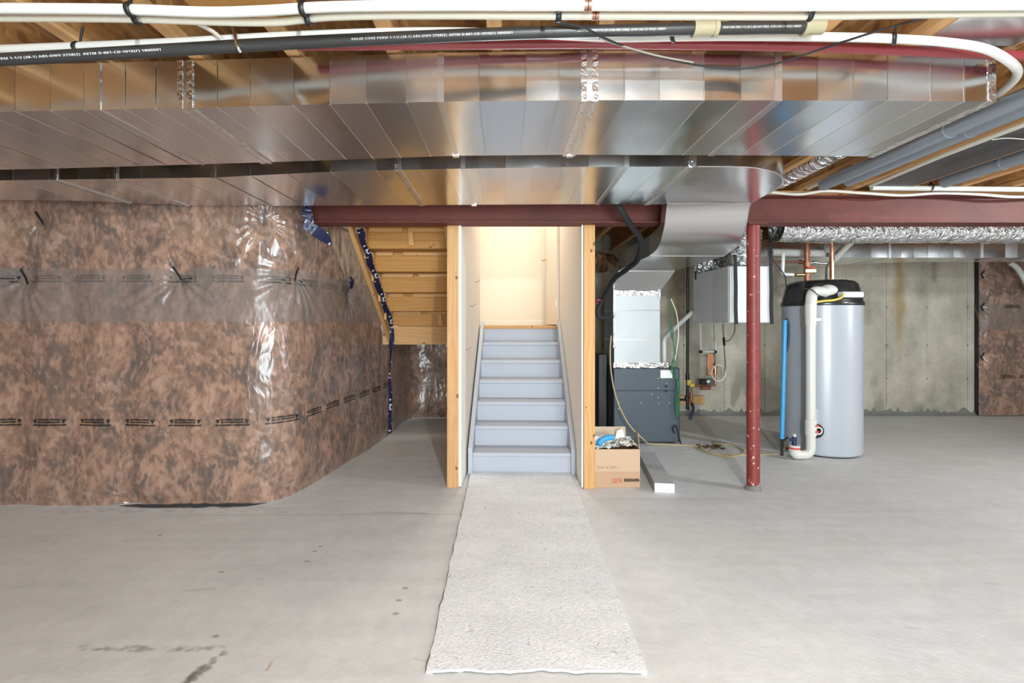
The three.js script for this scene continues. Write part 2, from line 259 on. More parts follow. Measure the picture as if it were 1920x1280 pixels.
// ---------------------------------------------------------------- materials
const std = (o) => new THREE.MeshStandardMaterial(o), phy = (o) => new THREE.MeshPhysicalMaterial(o);
const srgb = (r, g, b) => new THREE.Color().setRGB(r / 255, g / 255, b / 255, THREE.SRGBColorSpace);
const mat = {
  wood: [0, 1, 2].map((i) => std({ map: woodTex, color: [srgb(232, 230, 232), srgb(224, 218, 214), srgb(236, 232, 228)][i], roughness: 0.78, bumpMap: fineNoise, bumpScale: 0.0006 })),
  board: std({ map: woodTex, color: srgb(208, 190, 150), roughness: 0.7 }),
  osb: std({ map: osbTex, roughness: 0.85 }),
  floor: std({ map: floorMap, roughness: 0.62, bumpMap: fineNoise, bumpScale: 0.0016 }),
  concrete: std({ map: wallMap, roughness: 0.9, bumpMap: fineNoise, bumpScale: 0.002 }),
  plainConcrete: std({ color: srgb(150, 147, 138), roughness: 0.92, bumpMap: fineNoise, bumpScale: 0.003 }),
  mortar: std({ color: srgb(122, 122, 118), roughness: 1, bumpMap: fineNoise, bumpScale: 0.006 }),
  insul: std({ map: insulMap, roughness: 1, bumpMap: insulBump, bumpScale: 0.012 }),
  film: phy({ color: srgb(236, 228, 224), transmission: 0.9, thickness: 0, roughness: 0.22, ior: 1.5, bumpMap: filmBump, bumpScale: 0.007 }),
  filmLap: phy({ color: srgb(150, 140, 136), transparent: true, opacity: 0.38, roughness: 0.3, ior: 1.5, bumpMap: filmBump, bumpScale: 0.004 }),
  galv: [0, 1, 2, 3].map((i) => std({ color: new THREE.Color(0.72 + 0.02 * i, 0.74 + 0.015 * i, 0.75 + 0.015 * i), metalness: 1, roughness: [0.17, 0.24, 0.20, 0.27][i], bumpMap: smoothNoise, bumpScale: 0.004 })),
  greyPipe: std({ color: srgb(150, 158, 168), metalness: 0.5, roughness: 0.38 }),
  panned: std({ color: srgb(96, 96, 96), metalness: 0.6, roughness: 0.5, bumpMap: smoothNoise, bumpScale: 0.004 }),
  galvDull: std({ color: new THREE.Color(0.42, 0.44, 0.45), metalness: 0.9, roughness: 0.5, bumpMap: smoothNoise, bumpScale: 0.004 }),
  cleat: std({ color: new THREE.Color(0.74, 0.75, 0.76), metalness: 1, roughness: 0.3 }),
  foil: std({ color: new THREE.Color(0.86, 0.87, 0.88), metalness: 1, roughness: 0.22, bumpMap: crinkle, bumpScale: 0.016 }),
  foilTape: std({ color: new THREE.Color(0.85, 0.86, 0.87), metalness: 1, roughness: 0.25, bumpMap: crinkle, bumpScale: 0.006 }),
  steel: std({ map: steelMap, roughness: 0.6, bumpMap: fineNoise, bumpScale: 0.0008 }),
  post: std({ map: chipMap, roughness: 0.5 }),
  redPipe: std({ color: srgb(128, 48, 52), roughness: 0.4 }),
  pvc: std({ color: srgb(212, 211, 205), roughness: 0.32 }),
  pvcAged: std({ color: srgb(202, 197, 182), roughness: 0.4 }),
  cream: std({ color: srgb(160, 152, 124), roughness: 0.5 }),
  abs: std({ color: srgb(48, 48, 48), roughness: 0.38 }),
  black: std({ color: srgb(26, 26, 28), roughness: 0.45 }),
  gasket: std({ color: srgb(58, 62, 66), roughness: 0.5 }),
  rubber: std({ color: srgb(34, 34, 36), roughness: 0.75 }),
  copper: std({ color: new THREE.Color(0.72, 0.36, 0.22), metalness: 1, roughness: 0.3 }),
  copperDull: std({ color: new THREE.Color(0.40, 0.18, 0.12), metalness: 0.8, roughness: 0.5 }),
  brass: std({ color: new THREE.Color(0.62, 0.46, 0.2), metalness: 1, roughness: 0.35 }),
  nickel: std({ color: new THREE.Color(0.75, 0.68, 0.55), metalness: 1, roughness: 0.25 }),
  drywall: std({ color: srgb(236, 228, 218), roughness: 0.9, bumpMap: fineNoise, bumpScale: 0.0005 }),
  paint: std({ color: srgb(240, 231, 214), roughness: 0.8 }),
  trim: std({ color: srgb(242, 236, 224), roughness: 0.45 }),
  stairGrey: std({ color: srgb(176, 181, 192), roughness: 0.55, bumpMap: fineNoise, bumpScale: 0.0004 }),
  carpet: std({ map: carpetMap, roughness: 1, bumpMap: carpetBump, bumpScale: 0.0016 }),
  thread: std({ color: srgb(120, 118, 112), roughness: 1 }),
  tape: std({ map: tapeMap, roughness: 0.35, bumpMap: crinkle, bumpScale: 0.004 }),
  furnace: std({ color: srgb(74, 83, 92), roughness: 0.45, metalness: 0.1 }),
  furnaceDark: std({ color: srgb(44, 46, 50), roughness: 0.5 }),
  whiteBox: std({ color: srgb(222, 224, 226), roughness: 0.5 }),
  tank: phy({ color: srgb(172, 177, 186), roughness: 0.32, clearcoat: 0.4, clearcoatRoughness: 0.2 }),
  tankCap: phy({ color: srgb(30, 31, 33), roughness: 0.3, clearcoat: 0.5, clearcoatRoughness: 0.15 }),
  yellow: std({ color: srgb(214, 190, 84), roughness: 0.45 }),
  blue: std({ color: srgb(64, 158, 214), roughness: 0.4 }),
  blueDark: std({ color: srgb(28, 44, 84), roughness: 0.45 }),
  green: std({ color: srgb(40, 104, 74), roughness: 0.5 }),
  cable: std({ color: srgb(222, 216, 204), roughness: 0.5 }),
  greyCable: std({ color: srgb(150, 144, 130), roughness: 0.55 }),
  tanCable: std({ color: srgb(186, 168, 128), roughness: 0.6 }),
  card: std({ color: srgb(180, 150, 122), roughness: 0.9, bumpMap: fineNoise, bumpScale: 0.0004 }),
  cardPale: std({ color: srgb(190, 172, 150), roughness: 0.9 }),
  cardWhite: std({ color: srgb(232, 232, 232), roughness: 0.6 }),
  boxGrey: std({ color: srgb(176, 178, 180), roughness: 0.6 }),
  paper: std({ color: srgb(240, 240, 238), roughness: 0.8, side: THREE.DoubleSide }),
  redLabel: std({ color: srgb(206, 80, 62), roughness: 0.6 }),
  glass: phy({ color: 0xffffff, transmission: 1, thickness: 0, roughness: 0.02, ior: 1.5 }),
  bulbGlow: std({ color: 0xffffff, emissive: new THREE.Color(1, 0.98, 0.94), emissiveIntensity: 6 }),
  lampGlow: std({ color: 0xffffff, emissive: new THREE.Color(1.0, 0.82, 0.6), emissiveIntensity: 3 }),
};
const W = (i) => mat.wood[i % 3];

// ---------------------------------------------------------------- shell
const JY = 2.46; // underside of the joists
{ // slab
  const g = bx(FX0, FX1, -0.12, 0, FD0, FD1), p = g.attributes.position, uv = g.attributes.uv;
  for (let i = 0; i < p.count; i++) uv.setXY(i, (p.getX(i) - FX0) / (FX1 - FX0), (-p.getZ(i) - FD0) / (FD1 - FD0));
  // keep the fine bump at real size: it reads the same uv, so its texture gets its own repeat
  const b = fineNoise.clone(); b.repeat.set((FX1 - FX0) / 0.6, (FD1 - FD0) / 0.6); b.needsUpdate = true; mat.floor.bumpMap = b;
  structMesh('floor', g, mat.floor, 'pale grey trowelled concrete basement floor', 'floor');
}
{ // poured concrete wall at the back, formwork panels 0.61 m wide
  const w = struct('wall_back', 'bare poured concrete back wall with vertical formwork joints', 'wall');
  part('backing', bx(0.62, 8.4, 0, 2.75, 7.17, 7.36), mat.plainConcrete, w);
  for (let i = 0; i < 13; i++) {
    const x0 = 0.62 + (i === 0 ? 0 : 0.23 + (i - 1) * 0.61), x1 = 0.85 + i * 0.61, o = rr(-0.003, 0.003);
    const g = bx(x0 + 0.002, Math.min(x1, 8.35) - 0.002, 0.001, 2.74, 7.14 + o, 7.17, { bev: 0.003 }), p = g.attributes.position, uv = g.attributes.uv;
    for (let k = 0; k < p.count; k++) uv.setXY(k, (p.getX(k) - WX0) / (WX1 - WX0), p.getY(k) / 2.6);
    part('concrete_panel', g, mat.concrete, w);
  }
  { const b = fineNoise.clone(); b.repeat.set(7.7 / 0.6, 2.6 / 0.6); b.needsUpdate = true; mat.concrete.bumpMap = b; }
  const rows = []; // rough mortar squeezed out along the foot of the wall
  for (let i = 0; i <= 300; i++) { const X = 0.8 + i * 0.025, h = 0.02 + 0.035 * fbm(i / 300, 0.3, 40, 2, 3, 9), d = 7.135 - 0.03 - 0.05 * fbm(i / 300, 0.7, 50, 2, 3, 4), k = Math.pow(fbm(i / 300, 0.5, 150, 2, 2, 7), 2) * 0.11;
    rows.push([V(X, h + k, 7.14), V(X, h * 0.8, 7.12), V(X, h * 0.35, d + 0.02), V(X, 0.001, d)]); }
  part('mortar_fillet', grid(rows, true, 20), mat.mortar, w);
}
{ // wall behind the camera with the walk-out glass door
  const w = struct('wall_front', 'insulated wall with glass door opening', 'wall');
  const D = -3.2, D2 = -3.4, x0 = -0.35, x1 = 1.95, y1 = 2.15;
  part('insulated_framing', [bx(FX0, x0, 0, 2.75, D2, D), bx(x1, FX1, 0, 2.75, D2, D), bx(x0, x1, y1, 2.75, D2, D)], mat.insul, w);
  const g = struct('window_1', 'sliding glass patio door', 'door');
  part('window_frame', [bx(x0, x0 + 0.06, 0, y1, D2 + 0.04, D - 0.04), bx(x1 - 0.06, x1, 0, y1, D2 + 0.04, D - 0.04), bx((x0 + x1) / 2 - 0.03, (x0 + x1) / 2 + 0.03, 0, y1, D2 + 0.04, D - 0.04), bx(x0, x1, y1 - 0.06, y1, D2 + 0.04, D - 0.04), bx(x0, x1, 0, 0.1, D2 + 0.04, D - 0.04)], mat.trim, g);
  part('pane', bx(x0 + 0.06, (x0 + x1) / 2 - 0.03, 0.1, y1 - 0.06, D2 + 0.095, D - 0.095), mat.glass, g);
  part('pane', bx((x0 + x1) / 2 + 0.03, x1 - 0.06, 0.1, y1 - 0.06, D2 + 0.095, D - 0.095), mat.glass, g);
}
{ // right side wall with a small basement window
  const w = struct('wall_right', 'concrete side wall with a basement window', 'wall'), x0 = 8.2, x1 = 8.4, d0 = 0.4, d1 = 2.0, y0 = 1.35, y1 = 2.15;
  part('masonry', [bx(x0, x1, 0, 2.75, FD0, d0), bx(x0, x1, 0, 2.75, d1, 7.14), bx(x0, x1, 0, y0, d0, d1), bx(x0, x1, y1, 2.75, d0, d1)], mat.plainConcrete, w);
  const g = struct('window_2', 'horizontal basement window in the side wall', 'window');
  part('window_frame', [bx(x0 + 0.06, x0 + 0.12, y0, y0 + 0.05, d0, d1), bx(x0 + 0.06, x0 + 0.12, y1 - 0.05, y1, d0, d1), bx(x0 + 0.06, x0 + 0.12, y0, y1, d0, d0 + 0.05), bx(x0 + 0.06, x0 + 0.12, y0, y1, d1 - 0.05, d1)], mat.trim, g);
  part('pane', bx(x0 + 0.085, x0 + 0.095, y0 + 0.05, y1 - 0.05, d0 + 0.05, d1 - 0.05), mat.glass, g);
}
structMesh('wall_side', bx(FX0, -4.8, 0, 2.75, FD0, 3.7), mat.insul, 'insulated side wall left of the camera', 'wall');

// floor joists and subfloor overhead
const jx = []; for (let k = -19; k <= 13; k++) { const x = 2.80 + k * 0.406; if (x > -4.75 && x < 8.15) jx.push(x); }
{
  const c = struct('ceiling', 'open floor joists and oriented strand board subfloor overhead', 'ceiling');
  part('subfloor', [bx(FX0, FX1, 2.71, 2.76, FD0, 4.06), bx(0.7, FX1, 2.71, 2.76, 4.06, FD1)], mat.osb, c);
  jx.forEach((x, i) => {
    const j = new THREE.Group(); j.name = 'joist'; c.add(j);
    const d1 = x > 0.72 ? 7.12 : 4.0, o = i * 0.71;
    part('flange', bx(x - 0.027, x + 0.027, JY, JY + 0.038, -3.18, d1, { grain: 'z', off: o, bev: 0.002 }), W(i), j);
    part('flange', bx(x - 0.027, x + 0.027, 2.672, 2.71, -3.18, d1, { grain: 'z', off: o + 3 }), W(i + 1), j);
    part('web', bx(x - 0.005, x + 0.005, JY + 0.038, 2.672, -3.18, d1, { grain: 'z', off: o }), mat.osb, j);
  });
  for (const [k, d] of [[-10, 1.2], [-9, 1.35], [-11, 1.5], [-5, 1.62], [-1, 3.2], [0, 3.1], [3, 3.3], [1, 3.55]]) { // solid blocking between joists
    const x = 2.80 + k * 0.406; part('blocking', bx(x + 0.03, x + 0.376, 2.475, 2.70, d, d + 0.038, { grain: 'x', off: k }), W(k + 20), c);
  }
}
{ // bare bulbs in porcelain holders screwed to the joists, in front of and beside the camera's view
  const bulb = (x, D, cd, label) => {
    const t = thing('bulb_holder', label, 'lamp', 'bare bulbs on the joists'), y = JY;
    part('holder', new THREE.LatheGeometry([[0, 0], [0.055, 0], [0.055, -0.012], [0.03, -0.03], [0.022, -0.045], [0, -0.045]].map(([a, b]) => new THREE.Vector2(a, b)), 24).translate(x, y, -D), mat.pvc, t);
    part('bulb', new THREE.SphereGeometry(0.03, 20, 14).translate(x, y - 0.075, -D), mat.bulbGlow, t);
    const l = new THREE.PointLight(new THREE.Color(0.85, 0.965, 1.0), cd, 0, 2); l.name = 'bulb_light'; l.position.set(x, y - 0.075, -D); l.shadow.radius = 1.5; l.castShadow = true; scene.add(l);
  };
  bulb(0.77, -1.3, 44, 'bare bulb on the joists behind the camera'); bulb(5.236, 2.3, 22, 'bare bulb on the joists to the right of the view');
}
// ---------------------------------------------------------------- insulated left wall under plastic film
const planPts = [[-4.9, 3.60], [-4.2, 3.60], [-3.4, 3.60], [-2.6, 3.60], [-2.15, 3.605], [-1.93, 3.625], [-1.79, 3.68], [-1.70, 3.79], [-1.66, 3.95], [-1.62, 4.3], [-1.57, 4.7], [-1.52, 5.1], [-1.465, 5.6], [-1.44, 5.9], [-1.41, 6.4], [-1.38, 6.75], [-1.33, 6.87], [-1.2, 6.92], [-0.9, 6.93], [-0.30, 6.93]];
const planCurve = new THREE.CatmullRomCurve3(planPts.map(([x, d]) => new THREE.Vector3(x, 0, -d)), false, 'centripetal');
planCurve.arcLengthDivisions = 1200;
const planL = planCurve.getLength();
const NS = 1400, planS = Array.from({ length: NS + 1 }, (_, i) => { const p = planCurve.getPointAt(i / NS), t = planCurve.getTangentAt(i / NS); return [p, new THREE.Vector3(-t.z, 0, t.x).normalize()]; });
for (const k of planS) if (k[1].z < -0.2 || false) k[1].negate();
function plan(s) { const f = clamp(s / planL) * NS, i = Math.min(NS - 1, Math.floor(f)), t = f - i; return [planS[i][0].clone().lerp(planS[i + 1][0], t), planS[i][1].clone().lerp(planS[i + 1][1], t).normalize()]; }
function sOfX(x) { let best = 0, bd = 1e9; for (let i = 0; i < NS && -planS[i][0].z < 6.7; i++) { const q = planS[i][0]; const u = CX + q.x / -q.z * FOCAL, d = Math.abs(u - x); if (d < bd) { bd = d; best = i; } } return best / NS * planL; }
function seen(u, v) { const s = sOfX(u), D = -plan(s)[0].z; return [s, EYE - (v - CY) * D / FOCAL]; } // film coordinates of something seen in the photo
// where the film is stapled through black cap strips: [s, y, tilt]
const staples = [[40, 520, -0.5], [333, 517, -0.5], [70, 410, -0.6], [495, 410, 0.05], [557, 515, 0.5], [655, 550, 0.4], [250, 942, 0]].map(([u, v, t]) => [...seen(u, v), t]);
function relief(s, y, film) {
  let d = 0.030 * (fbm(s / 8, y / 8, 12, 12, 3, 71) - 0.5) * 2;
  d += 0.016 * Math.cos((s - 0.2) / 0.406 * 2 * Math.PI) * smooth(2.5, 2.0, s) * 0.6;
  d -= 0.022 * smooth(0.14, 0.0, y) - 0.02 * smooth(0.5, 0.2, y);
  for (const [a, b] of staples) {
    const ds = s - a, dy = y - b, r = Math.hypot(ds, dy); if (r > 0.9) continue;
    d -= 0.045 * Math.exp(-r * r / (0.11 * 0.11));
    if (film) { const an = Math.atan2(ds, -dy); d += 0.015 * Math.exp(-r / 0.28) * Math.cos(an * 15 + 2.5 * Math.sin(an * 3 + a * 9)) * (Math.abs(an) < 1.2 ? 1.2 : 0.5) * smooth(0.0, 0.05, r); }
  }
  if (film) { const w = fbm(s / 8, y / 8, 40, 12, 3, 5); d += 0.010 + 0.008 * Math.abs(fbm(s / 8 + w * 0.02, y / 8, 90, 22, 3, 81) - 0.5) * 2; }
  return d;
}
function onWall(s, y, lift = 0, film = true) { const [p, n] = plan(s); return new THREE.Vector3(p.x, y, p.z).addScaledVector(n, relief(s, y, film) + lift); }
function wallSheet(s0, s1, y0, y1, step, film, lift) {
  const rows = [], ns = Math.ceil((s1 - s0) / step), ny = Math.ceil((y1 - y0) / step);
  for (let i = 0; i <= ns; i++) { const row = []; for (let j = 0; j <= ny; j++) { const s = lerp(s0, s1, i / ns), t = lerp(y0, plan(s)[0].z < -5.62 ? Math.min(y1, 1.29) : y1, j / ny); row.push(onWall(s, t, lift, film)); } rows.push(row); }
  const g = grid(rows, true, 180), uv = g.attributes.uv; let k = 0;
  for (let i = 0; i <= ns; i++) for (let j = 0; j <= ny; j++, k++) uv.setXY(k, lerp(s0, s1, i / ns), g.attributes.position.getY(k));
  return g;
}
const printTex = canvasTex(512, 144, (g, w, h) => {
  g.clearRect(0, 0, w, h); g.fillStyle = '#15100e'; g.strokeStyle = '#15100e'; g.textAlign = 'center'; g.lineWidth = 3; const T = (t, y, m) => { g.save(); g.translate(w / 2, y - 12); g.rotate(Math.PI); g.fillText(t, 0, 12, m); g.strokeText(t, 0, 12, m); g.restore(); };
  g.font = 'bold 34px sans-serif'; T('SUPERIOR THERMO-VAP', 42, 330); g.font = 'bold 28px sans-serif'; T('VAPOUR BARRIER 10-51 MM', 84, 330);
  g.font = 'bold 34px sans-serif'; T('M38 PRODUITS LAMINATED M38', 130, 500);
  g.lineWidth = 11; for (const x of [44, w - 44]) { g.beginPath(); g.moveTo(x - 26, 30); g.lineTo(x, 84); g.lineTo(x + 26, 30); g.moveTo(x - 12, 26); g.lineTo(x, 54); g.lineTo(x + 12, 26); g.stroke(); }
});
mat.print = std({ map: printTex, transparent: true, roughness: 0.6 });
{
  const w = struct('wall_left', 'insulated wall of brown fibre batts behind clear plastic film', 'wall');
  part('insulation', wallSheet(0, planL, 0.004, 2.70, 0.03, false, 0), mat.insul, w);
  const film = part('plastic_film', wallSheet(0, planL, 0.006, 2.70, 0.0125, true, 0), mat.film, w); film.userData.label = 'clear glossy plastic vapour barrier';
  const lap = part('film_overlap', (() => { // second layer where two sheets overlap
    const rows = [], s1 = seen(727, 570)[0], ns = 330, ny = 34;
    for (let i = 0; i <= ns; i++) { const s = i / ns * s1, top = 1.80 + 0.018 * (fbm(i / ns, 0.4, 9, 2, 3, 6) - 0.5) * 2 - 0.05 * Math.exp(-(((s - staples[1][0]) / 0.08) ** 2)), bot = 1.39 + 0.012 * (fbm(i / ns, 0.2, 6, 2, 2, 16) - 0.5), row = []; for (let j = 0; j <= ny; j++) row.push(onWall(s, lerp(bot, top, j / ny), 0.005)); rows.push(row); }
    return grid(rows, true, 180);
  })(), mat.filmLap, w); lap.userData.label = 'hazy grey double layer of film';
  const skirt = part('film_skirt', (() => { const rows = [], a = seen(225, 930)[0], b = seen(500, 930)[0]; for (let i = 0; i <= 160; i++) { const s = lerp(a, b, i / 160), [p, n] = plan(s), m = smooth(0, 0.15, i / 160) * smooth(1, 0.85, i / 160), o = 0.012 + (0.012 + 0.05 * fbm(i / 160, 0.6, 9, 2, 3, 3)) * m; const q = (c, y) => new THREE.Vector3(p.x, y, p.z).addScaledVector(n, c); rows.push([q(0.0, 0.001 + 0.02 * m * fbm(i / 160, 0.2, 12, 2, 3, 8)), q(o * 0.5, 0.001 + 0.016 * m * fbm(i / 160, 0.8, 14, 2, 3, 5)), q(o, 0.001 + 0.004 * m)]); } return grid(rows, true, 60); })(), mat.gasket, w); skirt.userData.label = 'dark gasket strip along the floor';
  staples.slice(0, 6).forEach(([s, y, t], i) => { // black cap strips driven through the film, bent in the middle
    const up = onWall(s + Math.sin(t) * 0.075, y + Math.cos(t) * 0.075, 0.006), mid = onWall(s, y, 0.012), dn = onWall(s - Math.sin(t) * 0.03 * 1.4, y - 0.05, 0.006), n = plan(s)[1];
    part('cap_strip', ribbon([up, mid, dn], 0.014, n, 0.003), mat.black, w);
  });
  const stamp = (s0, y0, len = 0.25, hgt = 0.068) => { // print on the film
    const rows = []; for (let i = 0; i <= 10; i++) { const row = []; for (let j = 0; j <= 3; j++) row.push(onWall(s0 + i / 10 * len, y0 + j / 3 * hgt, 0.0035)); rows.push(row); }
    const g = grid(rows, true, 180), uv = g.attributes.uv; for (let k = 0, i = 0; i <= 10; i++) for (let j = 0; j <= 3; j++, k++) uv.setXY(k, i / 10, j / 3); part('printed_mark', g, mat.print, w);
  };
  const first = seen(65, 790)[0]; for (let k = -3; k < 17; k++) { const s = first + k * 0.345; if (s > 0.1 && s < seen(722, 720)[0]) stamp(s, 0.60); }
  const f2 = seen(142, 520)[0]; for (let k = -2; k < 16; k++) { const s = f2 + k * 0.345; if (s > 0.1 && s < seen(640, 540)[0]) { const save = onWall; stamp(s, 1.685); } }
}
// blue sheathing tape sealing the film
{
  const t = thing('sealing_tape', 'dark blue sheathing tape around the steel beam end at the plastic film', 'tape');
  const n = new THREE.Vector3(0.35, -0.1, 1).normalize();
  part('strip', ribbon([at(571, 372, 3.70), at(577, 400, 3.71), at(581, 428, 3.70)], [0.05, 0.075, 0.06], n, 0.003), mat.tape, t);
  part('strip', ribbon([at(570, 418, 3.69), at(590, 432, 3.71), at(608, 444, 3.78), at(621, 458, 3.86)], [0.07, 0.085, 0.09, 0.02], n, 0.003), mat.tape, t);
  const u = thing('sealing_tape', 'long dark blue tape strip along the stair stringer down to the floor', 'tape');
  const nn = new THREE.Vector3(0.55, -0.15, 1).normalize(), pts = []; for (let i = 0; i <= 14; i++) { const k = i / 14; pts.push(at(lerp(673, 735, k) + Math.sin(i * 2.1) * 1.6, lerp(428, 612, k), lerp(4.1, 5.50, k) - 0.03)); }
  part('strip', ribbon(pts, pts.map((_, i) => 0.055 + 0.014 * Math.sin(i * 1.7)), nn, 0.003), mat.tape, u);
  part('strip', ribbon([at(734, 614, 5.5), at(735, 632, 5.5), at(733, 652, 5.52)], [0.05, 0.055, 0.065], nn, 0.003), mat.tape, u);
  part('strip', ribbon([at(733, 650, 5.53), at(731, 690, 5.6), at(730, 706, 5.66), at(732, 740, 5.7), at(731, 780, 5.74), at(731, 812, 5.80)], [0.03, 0.014, 0.02, 0.045, 0.042, 0.044], nn, 0.003), mat.tape, u);
  const v = single('tape_patch', ribbon([at(657, 516, 4.78), at(660, 530, 4.78), at(658, 541, 4.78)], [0.03, 0.055, 0.03], new THREE.Vector3(0.9, 0, 0.4).normalize(), 0.003), mat.tape, 'small dark blue tape patch on the plastic film beside the stairs', 'tape');
}
// ---------------------------------------------------------------- steel beam and post
{
  const b = thing('steel_beam', 'dark red painted steel beam spanning the basement', 'beam'), y0 = 2.20, y1 = 2.425, x0 = -1.72, x1 = 8.19;
  part('bottom_flange', bx(x0, x1, y0, y0 + 0.012, 3.86, 4.03, { bev: 0.002 }), mat.steel, b);
  part('top_flange', bx(x0, x1, y1 - 0.012, y1, 3.86, 4.03, { bev: 0.002 }), mat.steel, b);
  part('web', bx(x0, x1, y0 + 0.012, y1 - 0.012, 3.941, 3.949), mat.steel, b);
  part('nailer_plank', bx(x0, x1, y1, JY, 3.87, 4.02, { grain: 'x' }), W(1), b);
  const p = thing('steel_post', 'red steel support post with chipped paint', 'post'), X = 2.058, D = 3.945;
  const g = new THREE.CylinderGeometry(0.051, 0.051, 2.19, 40, 1, true); g.translate(X, 1.105, -D); part('shaft', g, mat.post, p);
  part('cap_plate', bx(X - 0.075, X + 0.075, 2.19, 2.2, D - 0.075, D + 0.075), mat.steel, p);
  const rows = []; for (let i = 0; i <= 36; i++) { const a = i / 36 * 6.2832, r = 0.055 + 0.022 * fbm(i / 36, 0.2, 12, 2, 3, 44), h = 0.02 + 0.04 * fbm(i / 36, 0.7, 14, 2, 3, 14); rows.push([V(X + Math.cos(a) * 0.051, h, D + Math.sin(a) * 0.051), V(X + Math.cos(a) * (r * 0.5 + 0.027), h * 0.5, D + Math.sin(a) * (r * 0.5 + 0.027)), V(X + Math.cos(a) * r, 0.001, D + Math.sin(a) * r)]); }
  rows[36] = rows[0].map((q) => q.clone()); const f = part('mortar_ring', grid(rows, false, 20), mat.mortar, p); f.userData.label = 'crumbling concrete at the foot';
}
// ---------------------------------------------------------------- stairs and stairwell (turned 1.4 degrees)
const well = (o) => { o.position.set(0.13, 0, -3.97); o.rotation.y = -0.0244; return o; };
const sb = (x0, x1, y0, y1, d0, d1, o) => bx(x0 - 0.13, x1 - 0.13, y0, y1, d0 - 3.97, d1 - 3.97, o);
const RISE = 0.1925, RUN = 0.25, SD = 4.375; // SD: face of the first riser
{
  const s = well(thing('staircase', 'grey painted closed-riser stairs climbing to the landing', 'stairs'));
  const xl = -0.312, xr = 0.590;
  for (let i = 0; i < 7; i++) {
    const d = SD + i * RUN, y = i * RISE;
    part('riser', sb(xl, xr, y + (i ? 0.0 : 0.001), y + RISE - 0.035, d, d + 0.018), mat.stairGrey, s);
    if (i < 6) part('tread', sb(xl, xr, y + RISE - 0.035, y + RISE, d - 0.025, d + RUN + 0.012, { bev: 0.006 }), mat.stairGrey, s);
    else part('landing_nosing', sb(xl, xr, y + RISE - 0.035, y + RISE, d - 0.025, d + 0.10, { bev: 0.006, grain: 'x' }), W(2), s);
  }
  for (const [a, b] of [[xl - 0.04, xl], [xr, xr + 0.04]]) { // closed stringers
    const sl = RISE / RUN, A = SD - 0.045, y0 = 0.235, end = SD + 6 * RUN + 0.0;
    const pts = [[A, 0.001], [A, y0], [end, y0 + (end - A) * sl * 0.985], [end, 0.9], [SD + 0.45, 0.001]];
    const g = prism(pts.map(([d, y]) => [d - 3.97, y]), b - a, new THREE.Matrix4().makeRotationY(Math.PI / 2)); // shape x -> -z
    g.translate(a - 0.13, 0, 0); part('stringer', boxUV(g, 'z'), mat.stairGrey, s);
  }
}
{
  const L = well(struct('wall_stairs_left', 'framed drywall partition on the left of the stairs', 'wall'));
  part('stud', sb(-0.492, -0.395, 0.001, 2.2, 3.97, 4.008, { bev: 0.002, grain: 'y', off: 0.31 }), W(0), L).userData.label = 'bare pine end stud with knots';
  for (const d of [4.37, 4.78, 5.18, 5.59, 5.96]) part('stud', sb(-0.492, -0.395, 0.038, 2.42, d, d + 0.038, { grain: 'y', off: d }), W(1), L);
  part('sole_plate', sb(-0.492, -0.395, 0.001, 0.038, 4.008, 6.0, { grain: 'z' }), W(2), L);
  part('top_plate', sb(-0.492, -0.395, 2.42, 2.46, 4.05, 6.0, { grain: 'z' }), W(2), L);
  part('drywall', [sb(-0.395, -0.372, 0.012, 4.1, 3.972, 5.98), sb(-0.51, -0.395, 2.46, 4.1, 4.05, 6.0)], mat.drywall, L);
  part('drywall', sb(-0.53, -0.493, 0.02, 1.9, 4.3, 5.55), mat.osb, L);
  const R = well(struct('wall_stairs_right', 'framed drywall partition on the right of the stairs', 'wall'));
  part('stud', sb(0.652, 0.745, 0.001, 2.2, 3.97, 4.008, { bev: 0.002, grain: 'y', off: 1.13 }), W(2), R).userData.label = 'bare pine end stud';
  for (const d of [4.37, 4.78, 5.18, 5.59, 6.0, 6.4, 6.8]) part('stud', sb(0.652, 0.745, 0.038, 2.42, d, d + 0.038, { grain: 'y', off: d }), W(0), R);
  part('sole_plate', sb(0.652, 0.745, 0.001, 0.038, 4.008, 6.95, { grain: 'z' }), W(1), R);
  part('drywall', [sb(0.634, 0.648, 0.012, 4.1, 3.972, 6.05), sb(0.634, 0.648, 0.012, RISE * 7 - 0.1, 6.05, 7.15), sb(0.634, 0.648, 3.46, 4.1, 6.05, 7.15), sb(0.648, 0.76, 2.46, 4.1, 4.05, 6.05), sb(0.65, 0.76, 0.04, 4.1, 6.96, 7.15)], mat.drywall, R);
  part('backing_panel', sb(0.747, 0.76, 0.02, 2.45, 4.35, 7.13), mat.plainConcrete, R);
  const C = struct('trim_1', 'drywall corner edges', 'trim'); well(C);
  part('paper_edge', sb(0.6475, 0.6515, 0.012, 2.19, 3.968, 3.975), mat.rubber, C);
}
